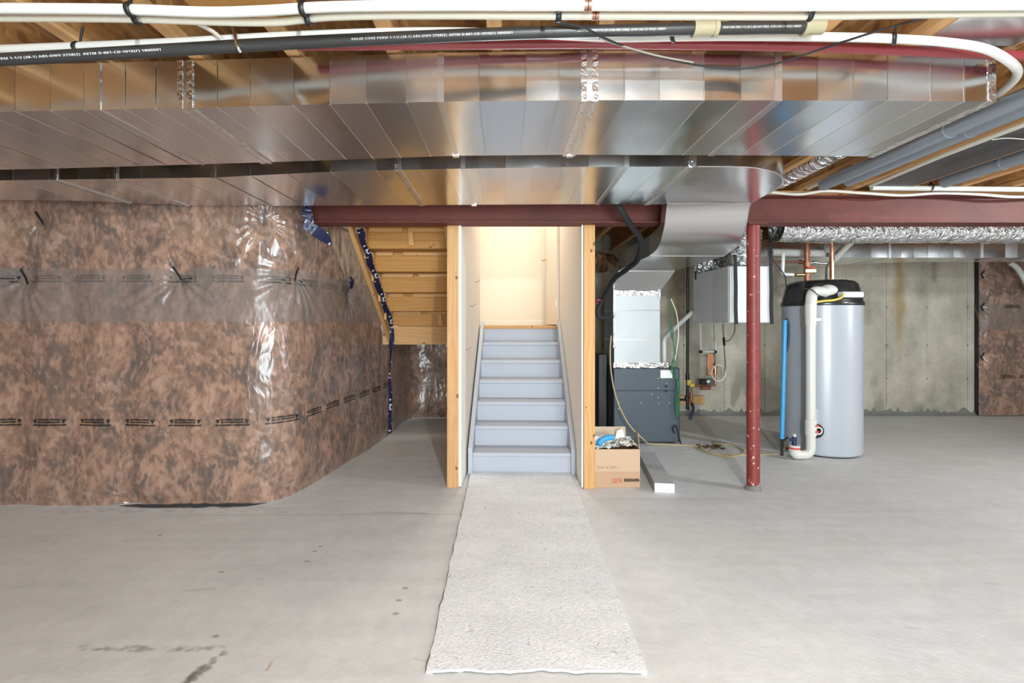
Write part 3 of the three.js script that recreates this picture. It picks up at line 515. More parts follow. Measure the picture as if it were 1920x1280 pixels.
{
  const y = RISE * 7, L = struct('floor_landing', 'stair landing deck', 'floor');
  well(L); part('deck', sb(-0.31, 0.634, y - 0.05, y, SD + 6 * RUN + 0.1, 7.15, { grain: 'x' }), W(1), L); part('deck', sb(-1.42, -0.31, y - 0.04, y, 6.0, 7.15, { grain: 'x' }), W(0), L);
  const Wb = struct('wall_landing', 'cream painted wall at the back of the landing', 'wall'); well(Wb);
  part('plaster', sb(-1.5, 0.76, y, 4.1, 7.15, 7.22), mat.paint, Wb);
  const bb = struct('baseboard_landing', 'white baseboard on the landing wall', 'baseboard'); well(bb);
  part('board', sb(-1.45, 0.634, y, y + 0.075, 7.135, 7.15, { bev: 0.003 }), mat.trim, bb);
  const up = struct('wall_stairwell', 'painted walls of the upper stairwell', 'wall');
  part('plaster', [bx(-1.56, -1.48, 2.3, 4.1, 4.06, 7.2), bx(-1.56, 0.78, JY, 4.1, 4.055, 4.1), bx(-1.56, -1.48, y, 2.3, 6.95, 7.2)], mat.paint, up);
  structMesh('ceiling_stairwell', bx(-1.6, 0.9, 4.1, 4.16, 4.0, 7.3), mat.paint, 'white stairwell ceiling', 'ceiling');
  const lamp = thing('ceiling_lamp', 'round frosted lamp above the landing', 'lamp');
  const g = new THREE.SphereGeometry(0.14, 24, 10, 0, 6.2832, Math.PI / 2, Math.PI / 2); g.scale(1, 0.4, 1); g.translate(0.1, 4.09, -6.2); part('diffuser', g, mat.lampGlow, lamp);
  // door standing ajar in the right wall of the landing
  const dr = struct('door_1', 'cream door standing ajar at the landing', 'door'); well(dr);
  part('casing', [sb(0.60, 0.634, y, 3.42, 6.05, 6.12, { bev: 0.006 }), sb(0.612, 0.66, y, 3.42, 6.12, 6.25, { bev: 0.006 }), sb(0.60, 0.634, 3.36, 3.46, 6.05, 7.1)], mat.trim, dr);
  part('jamb', [sb(0.634, 0.74, y, 3.42, 6.22, 6.26), sb(0.634, 0.74, y, 3.42, 7.06, 7.14)], mat.trim, dr);
  part('passage', sb(0.73, 0.76, y - 0.05, 3.46, 6.05, 7.14), mat.paint, dr);
  const leaf = new THREE.Group(); leaf.name = 'leaf'; leaf.position.set(0.64 - 0.13, 0, -(6.27 - 3.97)); leaf.rotation.y = 0.135; dr.add(leaf);
  part('slab', boxUV(new RoundedBoxGeometry(0.035, 2.03, 0.76, 1, 0.003).translate(0.0, y + 1.03, -0.38)), mat.trim, leaf);
  const kx = -0.06; part('knob', [cyl(new THREE.Vector3(-0.018, y + 0.96, -0.69), new THREE.Vector3(-0.05, y + 0.96, -0.69), 0.011), new THREE.SphereGeometry(0.027, 16, 12).translate(-0.066, y + 0.96, -0.69)], mat.nickel, leaf);
  part('hinge', sb(0.596, 0.604, 1.60, 1.69, 6.10, 6.125), mat.nickel, dr);
}
{ // upper flight seen from below, left of the partition
  const s = thing('staircase', 'underside of the bare pine upper stair flight', 'stairs'), x0 = -1.34, x1 = -0.50, y0 = RISE * 7;
  part('header', bx(x0 - 0.1, x1, y0 - 0.215, y0 - 0.005, 5.55, 5.588, { bev: 0.002, grain: 'x', off: 0.9 }), W(0), s);
  for (let k = 0; k < 6; k++) {
    const d = 5.55 - RUN * k, y = y0 + RISE * k;
    part('riser', bx(x0, x1, y, y + RISE - 0.022, d - 0.001, d + 0.015, { grain: 'x', off: k * 1.7 }), mat.board, s);
    part('tread', bx(x0, x1, y + RISE - 0.022, y + RISE, d - RUN - 0.001, d + 0.03, { grain: 'x', off: k * 0.6 }), mat.board, s);
    if (k < 5) {
      const c = [[-1.30, -0.98], [-0.92, -0.5]]; // glue blocks in the corner under each tread
      for (const [a, b] of k % 2 ? [[-1.30, -1.13], [-1.03, -0.5]] : c) part('glue_block', bx(a, b, y + RISE - 0.058, y + RISE - 0.022, d - 0.037, d - 0.001, { grain: 'x', off: a + k, bev: 0.002 }), W(k + 1), s);
    }
    if (k === 0 || k === 4) part('cleat', prism([[0, 0], [0.05, 0], [0.03, 0.17], [-0.01, 0.17]], 0.03, new THREE.Matrix4().makeTranslation(k ? -0.92 : -0.78, y + 0.005, -(d - 0.002))), W(2), s);
  }
  for (const x of [x0 - 0.038, x1 - 0.038]) {
    const lo = (d) => 1.13 + (5.58 - d) * 0.75;
    const g = prism([[4.03, lo(4.03) - 0.0], [5.588, 1.14], [5.588, 1.36], [4.03, lo(4.03) + 0.35]], 0.038, new THREE.Matrix4().makeRotationY(Math.PI / 2)); g.translate(x, 0, 0);
    part('stringer', boxUV(g, 'z', x), W(1), s);
  }
  const fr = []; for (let k = 0; k < 6; k++) { const d = 5.55 - RUN * k, y = y0 + RISE * k; fr.push(bx(x0, x0 + 0.018, y - 0.12, y + 0.16, d - 0.05, d - 0.012, { grain: 'y' })); }
  fr.forEach((g) => part('wedge', g, W(2), s));
}
for (const [y, d, l] of [[1.845, 5.3, 'upper wire stub poking out of the left stairwell drywall'], [1.555, 4.75, 'middle wire stub poking out of the left stairwell drywall'], [1.145, 4.32, 'lower wire stub poking out of the left stairwell drywall']]) {
  const x = -0.372 + (d - 3.97) * 0.0244; single('wire_stub', tube([V(x, y, d), V(x + 0.03, y - 0.005, d - 0.03), V(x + 0.055, y + 0.02, d - 0.02)], 0.004, 16, 6), mat.greyCable, l, 'wire');
}
// ---------------------------------------------------------------- carpet runner
{
  const c = thing('carpet_runner', 'pale grey carpet strip with frayed edges on the concrete', 'carpet'), edge = [], N = 90;
  const wob = (i, k, a) => a * (fbm(i / N, k, 30, 4, 3, 50 + k * 7) - 0.5) * 2;
  const left = [], right = [], front = [];
  for (let i = 0; i <= N; i++) { const d = lerp(4.365, 1.872, i / N); left.push([lerp(-0.318, -0.311, i / N) + wob(i, 1, 0.008), d]); right.push([lerp(0.592, 0.556, i / N) + wob(i, 2, 0.006), d]); }
  for (let i = 1; i < 40; i++) front.push([lerp(-0.311, 0.556, i / 40), 1.872 + wob(i, 3, 0.012) + 0.006 * Math.sin(i / 40 * 3)]);
  edge.push(...left, ...front, ...right.reverse());
  const s = new THREE.Shape(edge.map(([x, d]) => new THREE.Vector2(x, d)));
  const g = new THREE.ExtrudeGeometry(s, { depth: 0.007, bevelEnabled: true, bevelThickness: 0.002, bevelSize: 0.003, bevelSegments: 2 });
  g.rotateX(-Math.PI / 2); g.translate(0, 0.003, 0); part('pile', boxUV(g, 'x'), mat.carpet, c);
  const th = (pts, y) => tube(pts.filter((_, i) => i % 2 === 0).map(([x, d], i) => V(x + rr(-0.004, 0.004), y + rr(0, 0.002), d)), 0.0016, 160, 5);
  part('frayed_thread', th(left.map(([x, d]) => [x - 0.006, d]), 0.002), mat.thread, c);
  part('frayed_thread', th(front.map(([x, d]) => [x, d - 0.006]), 0.002), mat.thread, c);
}
// ---------------------------------------------------------------- sheet metal ducts
const seamX = (list, front) => list.map((u) => { let X = 0; for (let k = 0; k < 4; k++) X = (u - CX) * front(X) / FOCAL; return X; });
const poly = (pts) => (x) => { for (let i = 1; i < pts.length; i++) if (x <= pts[i][0] || i === pts.length - 1) { const [a, b] = [pts[i - 1], pts[i]]; return lerp(a[1], b[1], (x - a[0]) / (b[0] - a[0])); } };
function ductPanel(xa, xb, fd, bd, y0, y1, k) { // one bent sheet between two standing beads, slightly buckled
  const rows = [], n = 10, tf = rr(-0.0028, 0.0028), tb = rr(-0.0022, 0.0022), bf = rr(-0.0015, 0.002), bb = rr(-0.001, 0.002);
  const st = []; for (let i = 0; i <= n; i++) st.push(lerp(xa, xb - 0.006, i / n)); st.push(xb - 0.005, xb - 0.001, xb);
  st.forEach((x, i) => {
    const t = clamp((x - xa) / (xb - xa)), m = Math.sin(Math.PI * t), bead = i > n && i < n + 3 ? 0.0018 : 0, f = fd(x), b = bd(x), row = [];
    row.push(V(x, y1, f + 0.03)); row.push(V(x, y1, f - bead));
    for (let j = 1; j < 5; j++) row.push(V(x, lerp(y1, y0, j / 5), f - bead - bf * m * Math.sin(Math.PI * j / 5) - tf * (t - 0.5)));
    row.push(V(x, y0, f - bead)); row.push(V(x, y0 - bead, f));
    for (let j = 1; j < 8; j++) row.push(V(x, y0 - bead - bb * m * Math.sin(Math.PI * j / 8) - tb * (t - 0.5), lerp(f, b, j / 8)));
    row.push(V(x, y0 - bead, b)); row.push(V(x, y0, b + bead)); row.push(V(x, y1, b)); row.push(V(x, y1, b - 0.05)); row.push(V(x, y1 + 0.0, f + 0.03)); rows.push(row);
  });
  return grid(rows, false, 24);
}
function wrapBand(x, w, fd, bd, y0, y1, o) { // a band round front and underside
  const prof = (X) => { const f = fd(X), b = bd(X); return [[y1, f - o], [y0 - o, f - o], [y0 - o, b + o], [y1, b + o]]; };
  const a = prof(x), b = prof(x + w), r = [];
  const inn = (X) => { const f = fd(X), bb = bd(X); return [[y1, f], [y0, f], [y0, bb], [y1, bb]]; };
  const P = (X, q) => q.map(([y, d]) => V(X, y, d));
  return grid([P(x, inn(x)), P(x, a), P(x + w, b), P(x + w, inn(x + w))], false, 20);
}
{
  const d = thing('supply_duct', 'large rectangular galvanized trunk duct nearest the camera', 'duct');
  const fd = poly([[-4.7, 2.12], [-2.10, 1.972], [-1.304, 1.938], [-0.249, 1.882], [0.319, 1.870], [1.066, 1.872], [2.0, 1.882]]);
  const bd = poly([[-4.7, 2.82], [-2.6, 2.70], [-1.35, 2.595], [-0.27, 2.492], [0.35, 2.476], [1.2, 2.484], [2.0, 2.500]]), y0 = EYE + 0.879, y1 = 2.452;
  const px = [-1000, -920, -840, -760, -690, -620, -555, -490, -425, -360, -295, -230, -165, -100, -36, 29, 95, 158, 187, 235, 292, 350, 408, 470, 551, 619, 688, 763, 826, 899, 987, 1049, 1105, 1172, 1238, 1321, 1390, 1459, 1534, 1602, 1666, 1747, 1810, 1860];
  const xs = seamX(px, fd).filter((x) => x > -4.75);
  for (let i = 0; i < xs.length - 1; i++) part('duct_panel', ductPanel(xs[i], xs[i + 1], fd, bd, y0, y1, i), mat.galv[Math.floor(rnd() * 4)], d);
  const cl = (u, w, foil) => { const x = seamX([u], fd)[0]; part('drive_cleat', wrapBand(x - w / 2, w, fd, bd, y0, y1, 0.004), mat.cleat, d); if (foil) { part('foil_tape', wrapBand(x - w / 2 - 0.016, 0.022, fd, bd, y0, y1, 0.0065), mat.foilTape, d); part('foil_tape', wrapBand(x + w / 2 - 0.006, 0.022, fd, bd, y0, y1, 0.0065), mat.foilTape, d); } };
  cl(187, 0.012, false); cl(348, 0.03, true); cl(826, 0.026, false); cl(1105, 0.034, true); cl(1459, 0.028, false);
  const xe = seamX([1860], fd)[0];
  part('end_cap', bx(xe, xe + 0.004, y0 + 0.002, y1, fd(xe) + 0.002, bd(xe) - 0.002), mat.galv[1], d);
  part('end_flange', wrapBand(xe - 0.018, 0.03, fd, bd, y0, y1, 0.005), mat.foilTape, d);
  for (const u of [855, 1068]) part('clip', bx((u - CX) * 2.49 / FOCAL - 0.018, (u - CX) * 2.49 / FOCAL + 0.018, y0 - 0.008, y0 + 0.014, 2.47, 2.50, { bev: 0.002 }), mat.cleat, d);
  // ink ticks written on the duct's end
  const tick = canvasTex(128, 128, (g, w, h) => { g.clearRect(0, 0, w, h); g.strokeStyle = '#1c1c1c'; g.lineWidth = 6; for (let i = 0; i < 4; i++) { g.beginPath(); g.moveTo(30 + i * 22, 12); g.lineTo(22 + i * 22, 44); g.stroke(); } g.lineWidth = 11; for (let i = 0; i < 3; i++) { g.beginPath(); g.moveTo(20 + i * 28, 78); g.lineTo(32 + i * 28, 96); g.stroke(); } });
  const q = new THREE.PlaneGeometry(0.045, 0.045); q.translate((1838 - CX) * 1.875 / FOCAL, EYE + (CY - 128) * 1.875 / FOCAL, -1.8765); part('ink_mark', q, std({ map: tick, transparent: true, roughness: 0.7 }), d);
}
const LY0 = EYE + 0.879, LY1 = 2.452;
{
  const d = thing('return_duct', 'second galvanized trunk duct behind the large one', 'duct');
  const fd = poly([[-4.75, 3.06], [-3.1, 2.92], [-1.76, 2.862], [-0.94, 2.742], [-0.29, 2.70], [0.42, 2.668], [1.15, 2.658]]);
  const bd = poly([[-4.75, 3.39], [-3.5, 3.39], [-3.09, 3.40], [-2.32, 3.55], [-1.67, 3.55], [-0.42, 3.526], [0.42, 3.505], [1.15, 3.505]]);
  const px = [-560, -480, -400, -330, -260, -190, -120, -50, 25, 93, 148, 203, 265, 330, 400, 470, 540, 620, 706, 752, 790, 838, 898, 948, 1002, 1054, 1104, 1175, 1240, 1308];
  const xs = seamX(px, fd).filter((x) => x > -4.72);
  for (let i = 0; i < xs.length - 1; i++) part('duct_panel', ductPanel(xs[i], xs[i + 1], fd, bd, LY0, LY1, i), mat.galv[Math.floor(rnd() * 4)], d);
  const cl = (u, w, foil) => { const x = seamX([u], fd)[0]; part('drive_cleat', wrapBand(x - w / 2, w, fd, bd, LY0, LY1, 0.004), mat.cleat, d); if (foil) part('foil_tape', wrapBand(x - w / 2 - 0.014, 0.022, fd, bd, LY0, LY1, 0.0065), mat.foilTape, d); };
  cl(108, 0.012, true); cl(220, 0.016, true); cl(400, 0.03, false); cl(748, 0.026, true); cl(868, 0.026, false); cl(1175, 0.026, false); cl(1300, 0.03, true);
  for (const u of [889]) part('clip', bx((u - CX) * 3.52 / FOCAL - 0.018, (u - CX) * 3.52 / FOCAL + 0.018, LY0 - 0.008, LY0 + 0.014, 3.51, 3.54, { bev: 0.002 }), mat.cleat, d);
  // elbow turning back, plan view outline
  const xa = 1.076, out = [[xa, 2.658], [1.255, 2.658]]; for (let i = 1; i <= 10; i++) { const a = i / 10 * Math.PI / 2; out.push([1.255 + 0.523 * Math.sin(a), 3.181 - 0.523 * Math.cos(a)]); } out.push([1.795, 3.474]);
  const inn = [[1.188, 3.474], [1.15, 3.50], [xa, 3.505]];
  const rows = out.map(([x, D]) => [V(x, LY1, D), V(x, LY0, D)]); const side = grid(rows, false, 30);
  const pl = prism([...out, ...inn], 0.004, new THREE.Matrix4().makeRotationX(-Math.PI / 2)); pl.translate(0, LY0 - 0.002, 0);
  const pt = prism([...out, ...inn], 0.003, new THREE.Matrix4().makeRotationX(-Math.PI / 2)); pt.translate(0, LY1 - 0.003, 0);
  const el = new THREE.Group(); el.name = 'elbow'; d.add(el);
  part('outer_sheet', side, mat.galv[0], el); part('underside', boxUV(pl), mat.galv[2], el); part('top_sheet', boxUV(pt), mat.galv[2], el);
  part('seam', pipe(out.map(([x, D]) => V(x, LY0, D)), 0.004, 0.001, 6), mat.cleat, el);
  // offset dropping under the beam: bottom line, top line, X extents
  const st = [[3.474, .879, 1.065, 1.188, 1.795], [3.50, .868, 1.065, 1.193, 1.80], [3.54, .83, 1.05, 1.20, 1.808], [3.585, .772, 1.03, 1.208, 1.82], [3.64, .715, .98, 1.215, 1.835], [3.71, .668, .90, 1.223, 1.845], [3.80, .635, .79, 1.235, 1.86], [3.95, .618, .79, 1.26, 1.90], [4.12, .612, .79, 1.28, 1.93], [4.30, .61, .79, 1.30, 1.97]];
  const ring = ([D, b, t, x0, x1]) => [V(x0, EYE + t, D), V(x0, EYE + b, D), V(x1, EYE + b, D), V(x1, EYE + t, D), V(x0, EYE + t, D)];
  const dr = new THREE.Group(); dr.name = 'offset_drop'; d.add(dr);
  part('sheet', grid(st.map(ring), true, 40), mat.galv[3], dr);
  for (const k of [0, 1]) part('edge_seam', tube(st.map(([D, b, t, x0, x1]) => V(k ? x1 : x0, EYE + b, D)), 0.005, 40, 6), mat.cleat, dr);
  part('cross_seam', pipe([V(1.188, LY0, 3.478), V(1.795, LY0, 3.478)], 0.005), mat.cleat, dr); part('cross_seam', pipe([V(1.30, EYE + .61, 4.30), V(1.97, EYE + .61, 4.30)], 0.006), mat.cleat, dr);
  // level run back to the furnace plenum
  const run = [[4.30, .61, .79, 1.30, 1.97], [4.65, .605, .79, 1.285, 1.97], [4.95, .60, .79, 1.272, 1.955], [5.15, .595, .79, 1.264, 1.92], [5.30, .585, .79, 1.258, 1.89]];
  const rn = new THREE.Group(); rn.name = 'level_run'; d.add(rn);
  part('sheet', grid(run.map(ring), true, 40), mat.galv[0], rn);
  part('cross_seam', pipe([V(1.258, EYE + .583, 5.305), V(1.89, EYE + .583, 5.305)], 0.006), mat.cleat, rn);
  const bk = [[5.30, .585, 1.258, 1.89], [5.36, .50, 1.252, 1.85], [5.42, .42, 1.248, 1.80], [5.45, .37, 1.245, 1.775]];
  part('boot', grid(bk.map(([D, h, x0, x1]) => [V(x0, EYE + .79, 5.9), V(x0, EYE + h, D), V(x1, EYE + h, D), V(x1, EYE + .79, 5.9)]), true, 40), mat.galv[1], d);
}
{ // plenum standing on the furnace
  const d = thing('furnace_plenum', 'galvanized plenum box taped on top of the furnace', 'duct'), y0 = 0.872, y1 = EYE + 0.37, x0 = 1.245, x1 = 1.775, D0 = 5.45, D1 = 5.98;
  const cuts = [y0, 1.19, 1.53, y1];
  for (let i = 0; i < 3; i++) part('sheet', bx(x0, x1, cuts[i] + 0.002, cuts[i + 1] - 0.002, D0 + 0.001 * i, D1, { bev: 0.004 }), mat.galvDull, d);
  part('seam', bx(x0 - 0.003, x1 + 0.003, 1.186, 1.196, D0 - 0.004, D1), mat.cleat, d); part('seam', bx(x0 - 0.003, x1 + 0.003, 1.528, 1.533, D0 - 0.002, D1), mat.cleat, d);
  const crum = (a, b, c, e) => { const rows = []; for (let i = 0; i <= 16; i++) { const row = []; for (let j = 0; j <= 4; j++) row.push(V(lerp(a, b, i / 16), lerp(c, e, j / 4) + rr(-0.004, 0.004), D0 - 0.003 - rr(0, 0.008))); rows.push(row); } return grid(rows, true, 10); };
  part('foil_tape', crum(x0 - 0.005, x1 + 0.005, y1 - 0.05, y1 + 0.005), mat.foilTape, d); part('foil_tape', crum(x0 - 0.008, x1 + 0.09, y0 - 0.002, y0 + 0.055), mat.foilTape, d);
  part('foil_tape', crum(x0 - 0.012, x0 + 0.022, 1.10, y1 + 0.10), mat.foilTape, d); part('foil_tape', crum(x1 - 0.022, x1 + 0.004, y1 - 0.10, y1 + 0.02), mat.foilTape, d);
}
{ // far trunk duct above the heater
  const d = thing('branch_duct', 'narrow ribbed galvanized duct along the back above the water heater', 'duct'), y0 = EYE + 0.755, y1 = EYE + 0.96;
  const fd = () => 5.45, bd = poly([[2.9, 6.35], [3.9, 6.3], [4.5, 6.0], [5.0, 5.86], [6.8, 5.82]]);
  const xs = seamX([1425, 1462, 1500, 1545, 1590, 1633, 1664, 1690, 1713, 1740, 1763, 1787, 1811, 1841, 1885, 1908, 1945, 1985, 2030], fd);
  for (let i = 0; i < xs.length - 1; i++) part('duct_panel', ductPanel(xs[i], xs[i + 1], fd, bd, y0, y1, i), mat.galv[Math.floor(rnd() * 4)], d);
  for (const u of [1668, 1841]) { const x = seamX([u], fd)[0]; part('drive_cleat', wrapBand(x - 0.012, 0.024, fd, bd, y0, y1, 0.005), mat.cleat, d); }
  const e = xs[xs.length - 1]; part('end_cap', bx(e - 0.002, e + 0.003, y0, y1, 5.452, 5.81), mat.galv[1], d);
}
// crinkled foil jackets
function foilTube(pts, r, n, seg, amp, sd) {
  const c = new THREE.CatmullRomCurve3(pts, false, 'centripetal'), fr = c.computeFrenetFrames(n, false), rows = [];
  for (let i = 0; i <= n; i++) { const p = c.getPointAt(i / n), row = []; for (let k = 0; k <= seg; k++) { const a = (k % seg) / seg * 6.2832, q = r * (1 + amp * (fbm(i / n, (k % seg) / seg, Math.max(8, n >> 1), 14, 2, sd) - 0.5) * 2); row.push(p.clone().addScaledVector(fr.normals[i], Math.cos(a) * q).addScaledVector(fr.binormals[i], Math.sin(a) * q)); } rows.push(row); }
  return grid(rows, false, 30);
}
single('insulated_duct', foilTube([V(2.66, 2.315, 4.66), V(3.3, 2.308, 4.70), V(4.2, 2.315, 4.72), V(5.1, 2.305, 4.70), V(5.9, 2.315, 4.70)], 0.132, 170, 34, 0.09, 3), mat.foil, 'thick foil-wrapped duct lying behind the steel beam above the water heater', 'duct');
{
  const u = thing('ventilator', 'white box ventilation unit hanging behind the red post', 'ventilator');
  part('case', bx(2.345, 2.82, 1.385, 1.985, 5.005, 5.94, { bev: 0.006 }), mat.whiteBox, u);
  part('front_panel', bx(2.352, 2.812, 1.39, 1.978, 4.985, 5.005, { bev: 0.006 }), mat.whiteBox, u);
  part('bracket', bx(2.338, 2.344, 1.92, 2.03, 5.83, 5.86), mat.black, u);
  for (const [X, y0] of [[2.405, 2.10], [2.777, 2.33]]) part('hanging_strap', ribbon([V(X - 0.004, y0, 4.975), V(X, 1.98, 4.970), V(X + 0.006, 1.75, 4.972), V(X + 0.003, 1.55, 4.970), V(X + 0.012, 1.372, 4.975)], 0.034, new THREE.Vector3(0, 0, 1), 0.008), mat.rubber, u);
  single('insulated_duct', foilTube([V(2.60, 2.0, 5.21), V(2.60, 2.10, 5.21), V(2.60, 2.25, 5.20), V(2.61, 2.40, 5.18)], 0.172, 70, 40, 0.16, 9), mat.foil, 'crumpled foil duct rising from the white ventilation unit behind the red post', 'duct');
  single('insulated_duct', foilTube([V(2.44, 2.085, 5.93), V(2.44, 2.085, 5.75), V(2.445, 2.09, 5.55), V(2.45, 2.10, 5.41)], 0.085, 90, 36, 0.3, 19), mat.foil, 'crumpled foil duct on the left top edge of the white ventilation unit', 'duct');
}
single('flexible_duct', (() => { const n = 60, rows = []; for (let i = 0; i <= n; i++) { const d = lerp(3.02, 3.84, i / n), r = 0.075 * (1 + 0.07 * Math.sin(i * 1.25) + rr(-0.02, 0.02)), row = []; for (let k = 0; k <= 18; k++) { const a = k / 18 * 6.2832; row.push(V(2.19 + Math.cos(a) * r, 2.535 + Math.sin(a) * r, d)); } rows.push(row); } return grid(rows, false, 40); })(), mat.foil, 'ribbed foil flexible duct tucked between two joists above the beam', 'duct');
{ // round pipes and panned joist bay at the right
  const G = 'round galvanized pipes under the joists';
  const rp = (X, h, r, d0, d1, label) => { const t = thing('round_duct', label, 'duct', G); part('pipe', pipe([V(X, EYE + h, d0), V(X, EYE + h, d1)], r, 0.06, 22), mat.greyPipe, t); for (const d of [d0 + 0.8, d0 + 1.7]) part('crimp_collar', cyl(V(X, EYE + h, d), V(X, EYE + h, d + 0.012), r + 0.003, 22), mat.greyPipe, t); };
  rp(2.25, 0.98, 0.04, 0.7, 3.36, 'round metal duct nearest to the end of the large trunk duct'); rp(2.354, 0.98, 0.04, 0.7, 3.26, 'round metal duct beside the joist with the white cable'); rp(3.05, 0.98, 0.038, 1.2, 3.3, 'round metal duct under the flat sheet metal panel');
  single('joist_panel', bx(2.83, 3.20, JY - 0.006, JY - 0.001, 0.6, 3.72), mat.panned, 'flat dark sheet metal panel nailed across two joists beside the round ducts', 'panel');
  single('joist_panel', bx(1.60, 1.97, JY - 0.005, JY - 0.001, 0.5, 1.84), mat.galv[3], 'shiny sheet metal panel between joists above the bend of the white pipe', 'panel');
}
// ---------------------------------------------------------------- pipes under the joists in front of the trunk duct
const hang = (rowsUV, Y) => rowsUV.map(([u, v]) => { const D = (Y - EYE) * FOCAL / (CY - v); return at(u, v, D); });
{
  const A = single('plastic_pipe', tube(hang([[-300, 16], [0, 16], [240, 18], [400, 23], [500, 20], [620, 13], [1100, 10], [1500, 11], [1920, 10], [2300, 10]], 2.36), 0.0155, 120, 14), mat.pvc, 'upper white plastic pipe along the top of the photo', 'pipe');
  const B = single('plastic_pipe', tube(hang([[-300, 33], [0, 33], [250, 35], [400, 40], [520, 41], [620, 31], [1100, 29], [1500, 30], [1700, 27], [1920, 24], [2300, 22]], 2.36), 0.0125, 120, 14), mat.pvcAged, 'thinner white plastic pipe just below the uppermost one', 'pipe');
  const strap = (u, va, vb, lab, tilt) => { // black tie round both pipes and up to the joist
    const a = at(u, va, 1.475), b = at(u + tilt, vb, 1.515), g = [];
    for (const [p, r] of [[a, 0.0185], [b, 0.0155]]) { const q = new THREE.TorusGeometry(r, 0.0035, 8, 20); q.rotateY(Math.PI / 2); q.scale(2.6, 1, 1); q.translate(p.x, p.y, p.z); g.push(q); }
    g.push(ribbon([new THREE.Vector3(a.x - 0.004, JY, a.z - 0.02), new THREE.Vector3(a.x, a.y + 0.018, a.z)], 0.014, new THREE.Vector3(0, 0, 1), 0.003));
    single('pipe_strap', g, mat.black, lab, 'strap', 'black ties round the white pipes');
  };
  strap(244, 18, 35, 'black tie on the white pipes above the left joists', 12); strap(568, 17, 36, 'black tie on the white pipes beside the pale board', 10);
  strap(1047, 10, 30, 'black tie on the white pipes near the copper coloured bands', 0); strap(1525, 11, 29, 'black tie on the white pipes above the end of the black pipe', -8);
  for (const [u, v, D, r, l] of [[1102, 10, 1.463, 0.017, 'copper and black tape bands on the uppermost white pipe'], [1116, 29, 1.512, 0.0138, 'copper and black tape bands on the thinner white pipe']]) {
    const t = thing('tape_band', l, 'tape'), p = at(u, v, D), X = (dx) => new THREE.Vector3(p.x + dx, p.y, p.z);
    part('band', cyl(X(-0.011), X(-0.003), r, 16), mat.copperDull, t); part('band', cyl(X(-0.002), X(0.002), r, 16), mat.black, t); part('band', cyl(X(0.003), X(0.011), r, 16), mat.copperDull, t);
  }
  // black drain pipe with lettering
  const d = thing('drain_pipe', 'long black plastic drain pipe with printed lettering', 'pipe'), c = [[-300, 128], [0, 112], [280, 96], [560, 80], [800, 69], [1000, 61.5], [1200, 57], [1310, 54], [1500, 51], [1522, 51]].map(([u, v]) => at(u, v, 1.66));
  part('pipe', tube(c, 0.0205, 120, 18), mat.abs, d);
  for (const [u0, v0, u1, v1] of [[1302, 54, 1342, 53.5], [1508, 51, 1543, 50.5]]) { part('coupling', cyl(at(u0, v0, 1.66), at(u1, v1, 1.66), 0.0245, 20), mat.cream, d); part('coupling_rim', cyl(at(u0 - 3, v0, 1.66), at(u0 + 5, v0, 1.66), 0.0275, 20), mat.cream, d); if (u0 < 1400) part('coupling_rim', cyl(at(u1 - 5, v1, 1.66), at(u1 + 3, v1, 1.66), 0.0275, 20), mat.cream, d); }
  const words = canvasTex(1024, 40, (g, w, h) => { g.clearRect(0, 0, w, h); g.fillStyle = 'rgba(214,214,214,0.8)'; g.font = 'bold 26px sans-serif'; g.fillText('SOLID CORE PERM 1-1/2 (38.1) ABS-DWV 3758(S)  ASTM D-661-CD-1015(F) 1800501', 6, 29, 1010); });
  const wm = std({ map: words, transparent: true, roughness: 0.5 });
  const cc = new THREE.CatmullRomCurve3(c, false, 'centripetal');
  for (const [u0, u1] of [[660, 970], [1080, 1250], [-60, 320], [1350, 1500]]) {
    const X0 = (u0 - CX) * 1.66 / FOCAL, X1 = (u1 - CX) * 1.66 / FOCAL, rows = [];
    const yAt = (X) => { let lo = 0, hi = 1; for (let i = 0; i < 30; i++) { const m = (lo + hi) / 2; cc.getPoint(m).x < X ? lo = m : hi = m; } return cc.getPoint(lo).y; };
    for (let i = 0; i <= 24; i++) { const X = lerp(X0, X1, i / 24), y = yAt(X), row = []; for (let j = 0; j <= 3; j++) { const a = lerp(-0.75, -0.05, j / 3); row.push(new THREE.Vector3(X, y + Math.sin(a) * 0.0212, -1.66 + Math.cos(a) * 0.0212)); } rows.push(row); }
    const g = grid(rows, true, 180), uv = g.attributes.uv; for (let k = 0, i = 0; i <= 24; i++) for (let j = 0; j <= 3; j++, k++) uv.setXY(k, i / 24, j / 3); part('lettering', g, wm, d);
  }
  single('plastic_pipe', tube([...[[-300, 105], [0, 93], [300, 81], [560, 67], [800, 60], [1000, 64], [1150, 69.5], [1350, 68], [1520, 69], [1660, 72], [1780, 80], [1845, 91]].map(([u, v]) => at(u, v, 1.745)), at(1888, 112, 1.79), at(1908, 138, 1.9), at(1885, 166, 2.05), at(1845, 188, 2.25), V(2.28, 2.50, 2.5), V(2.27, 2.55, 2.9)], 0.0155, 220, 14), mat.pvc, 'white plastic pipe that bends back round the end of the trunk duct', 'pipe');
  single('red_pipe', pipe([at(560, 86, 1.825), at(1100, 82, 1.825), at(1500, 87, 1.825), at(1900, 104, 1.825), at(2100, 112, 1.825)], 0.0175, 0.2, 14), mat.redPipe, 'dark red pipe running along the top edge of the trunk duct', 'pipe');
  const ring = (u, v, D, r, lab) => { const p = at(u, v, D), q = new THREE.TorusGeometry(r, 0.004, 8, 20); q.rotateY(Math.PI / 2 - 0.3); q.scale(2, 1, 1); q.translate(p.x, p.y, p.z); single('pipe_clip', [q, cyl(new THREE.Vector3(p.x, p.y + r, p.z), new THREE.Vector3(p.x + 0.01, JY + 0.01, p.z), 0.004, 8)], mat.black, lab, 'clip'); };
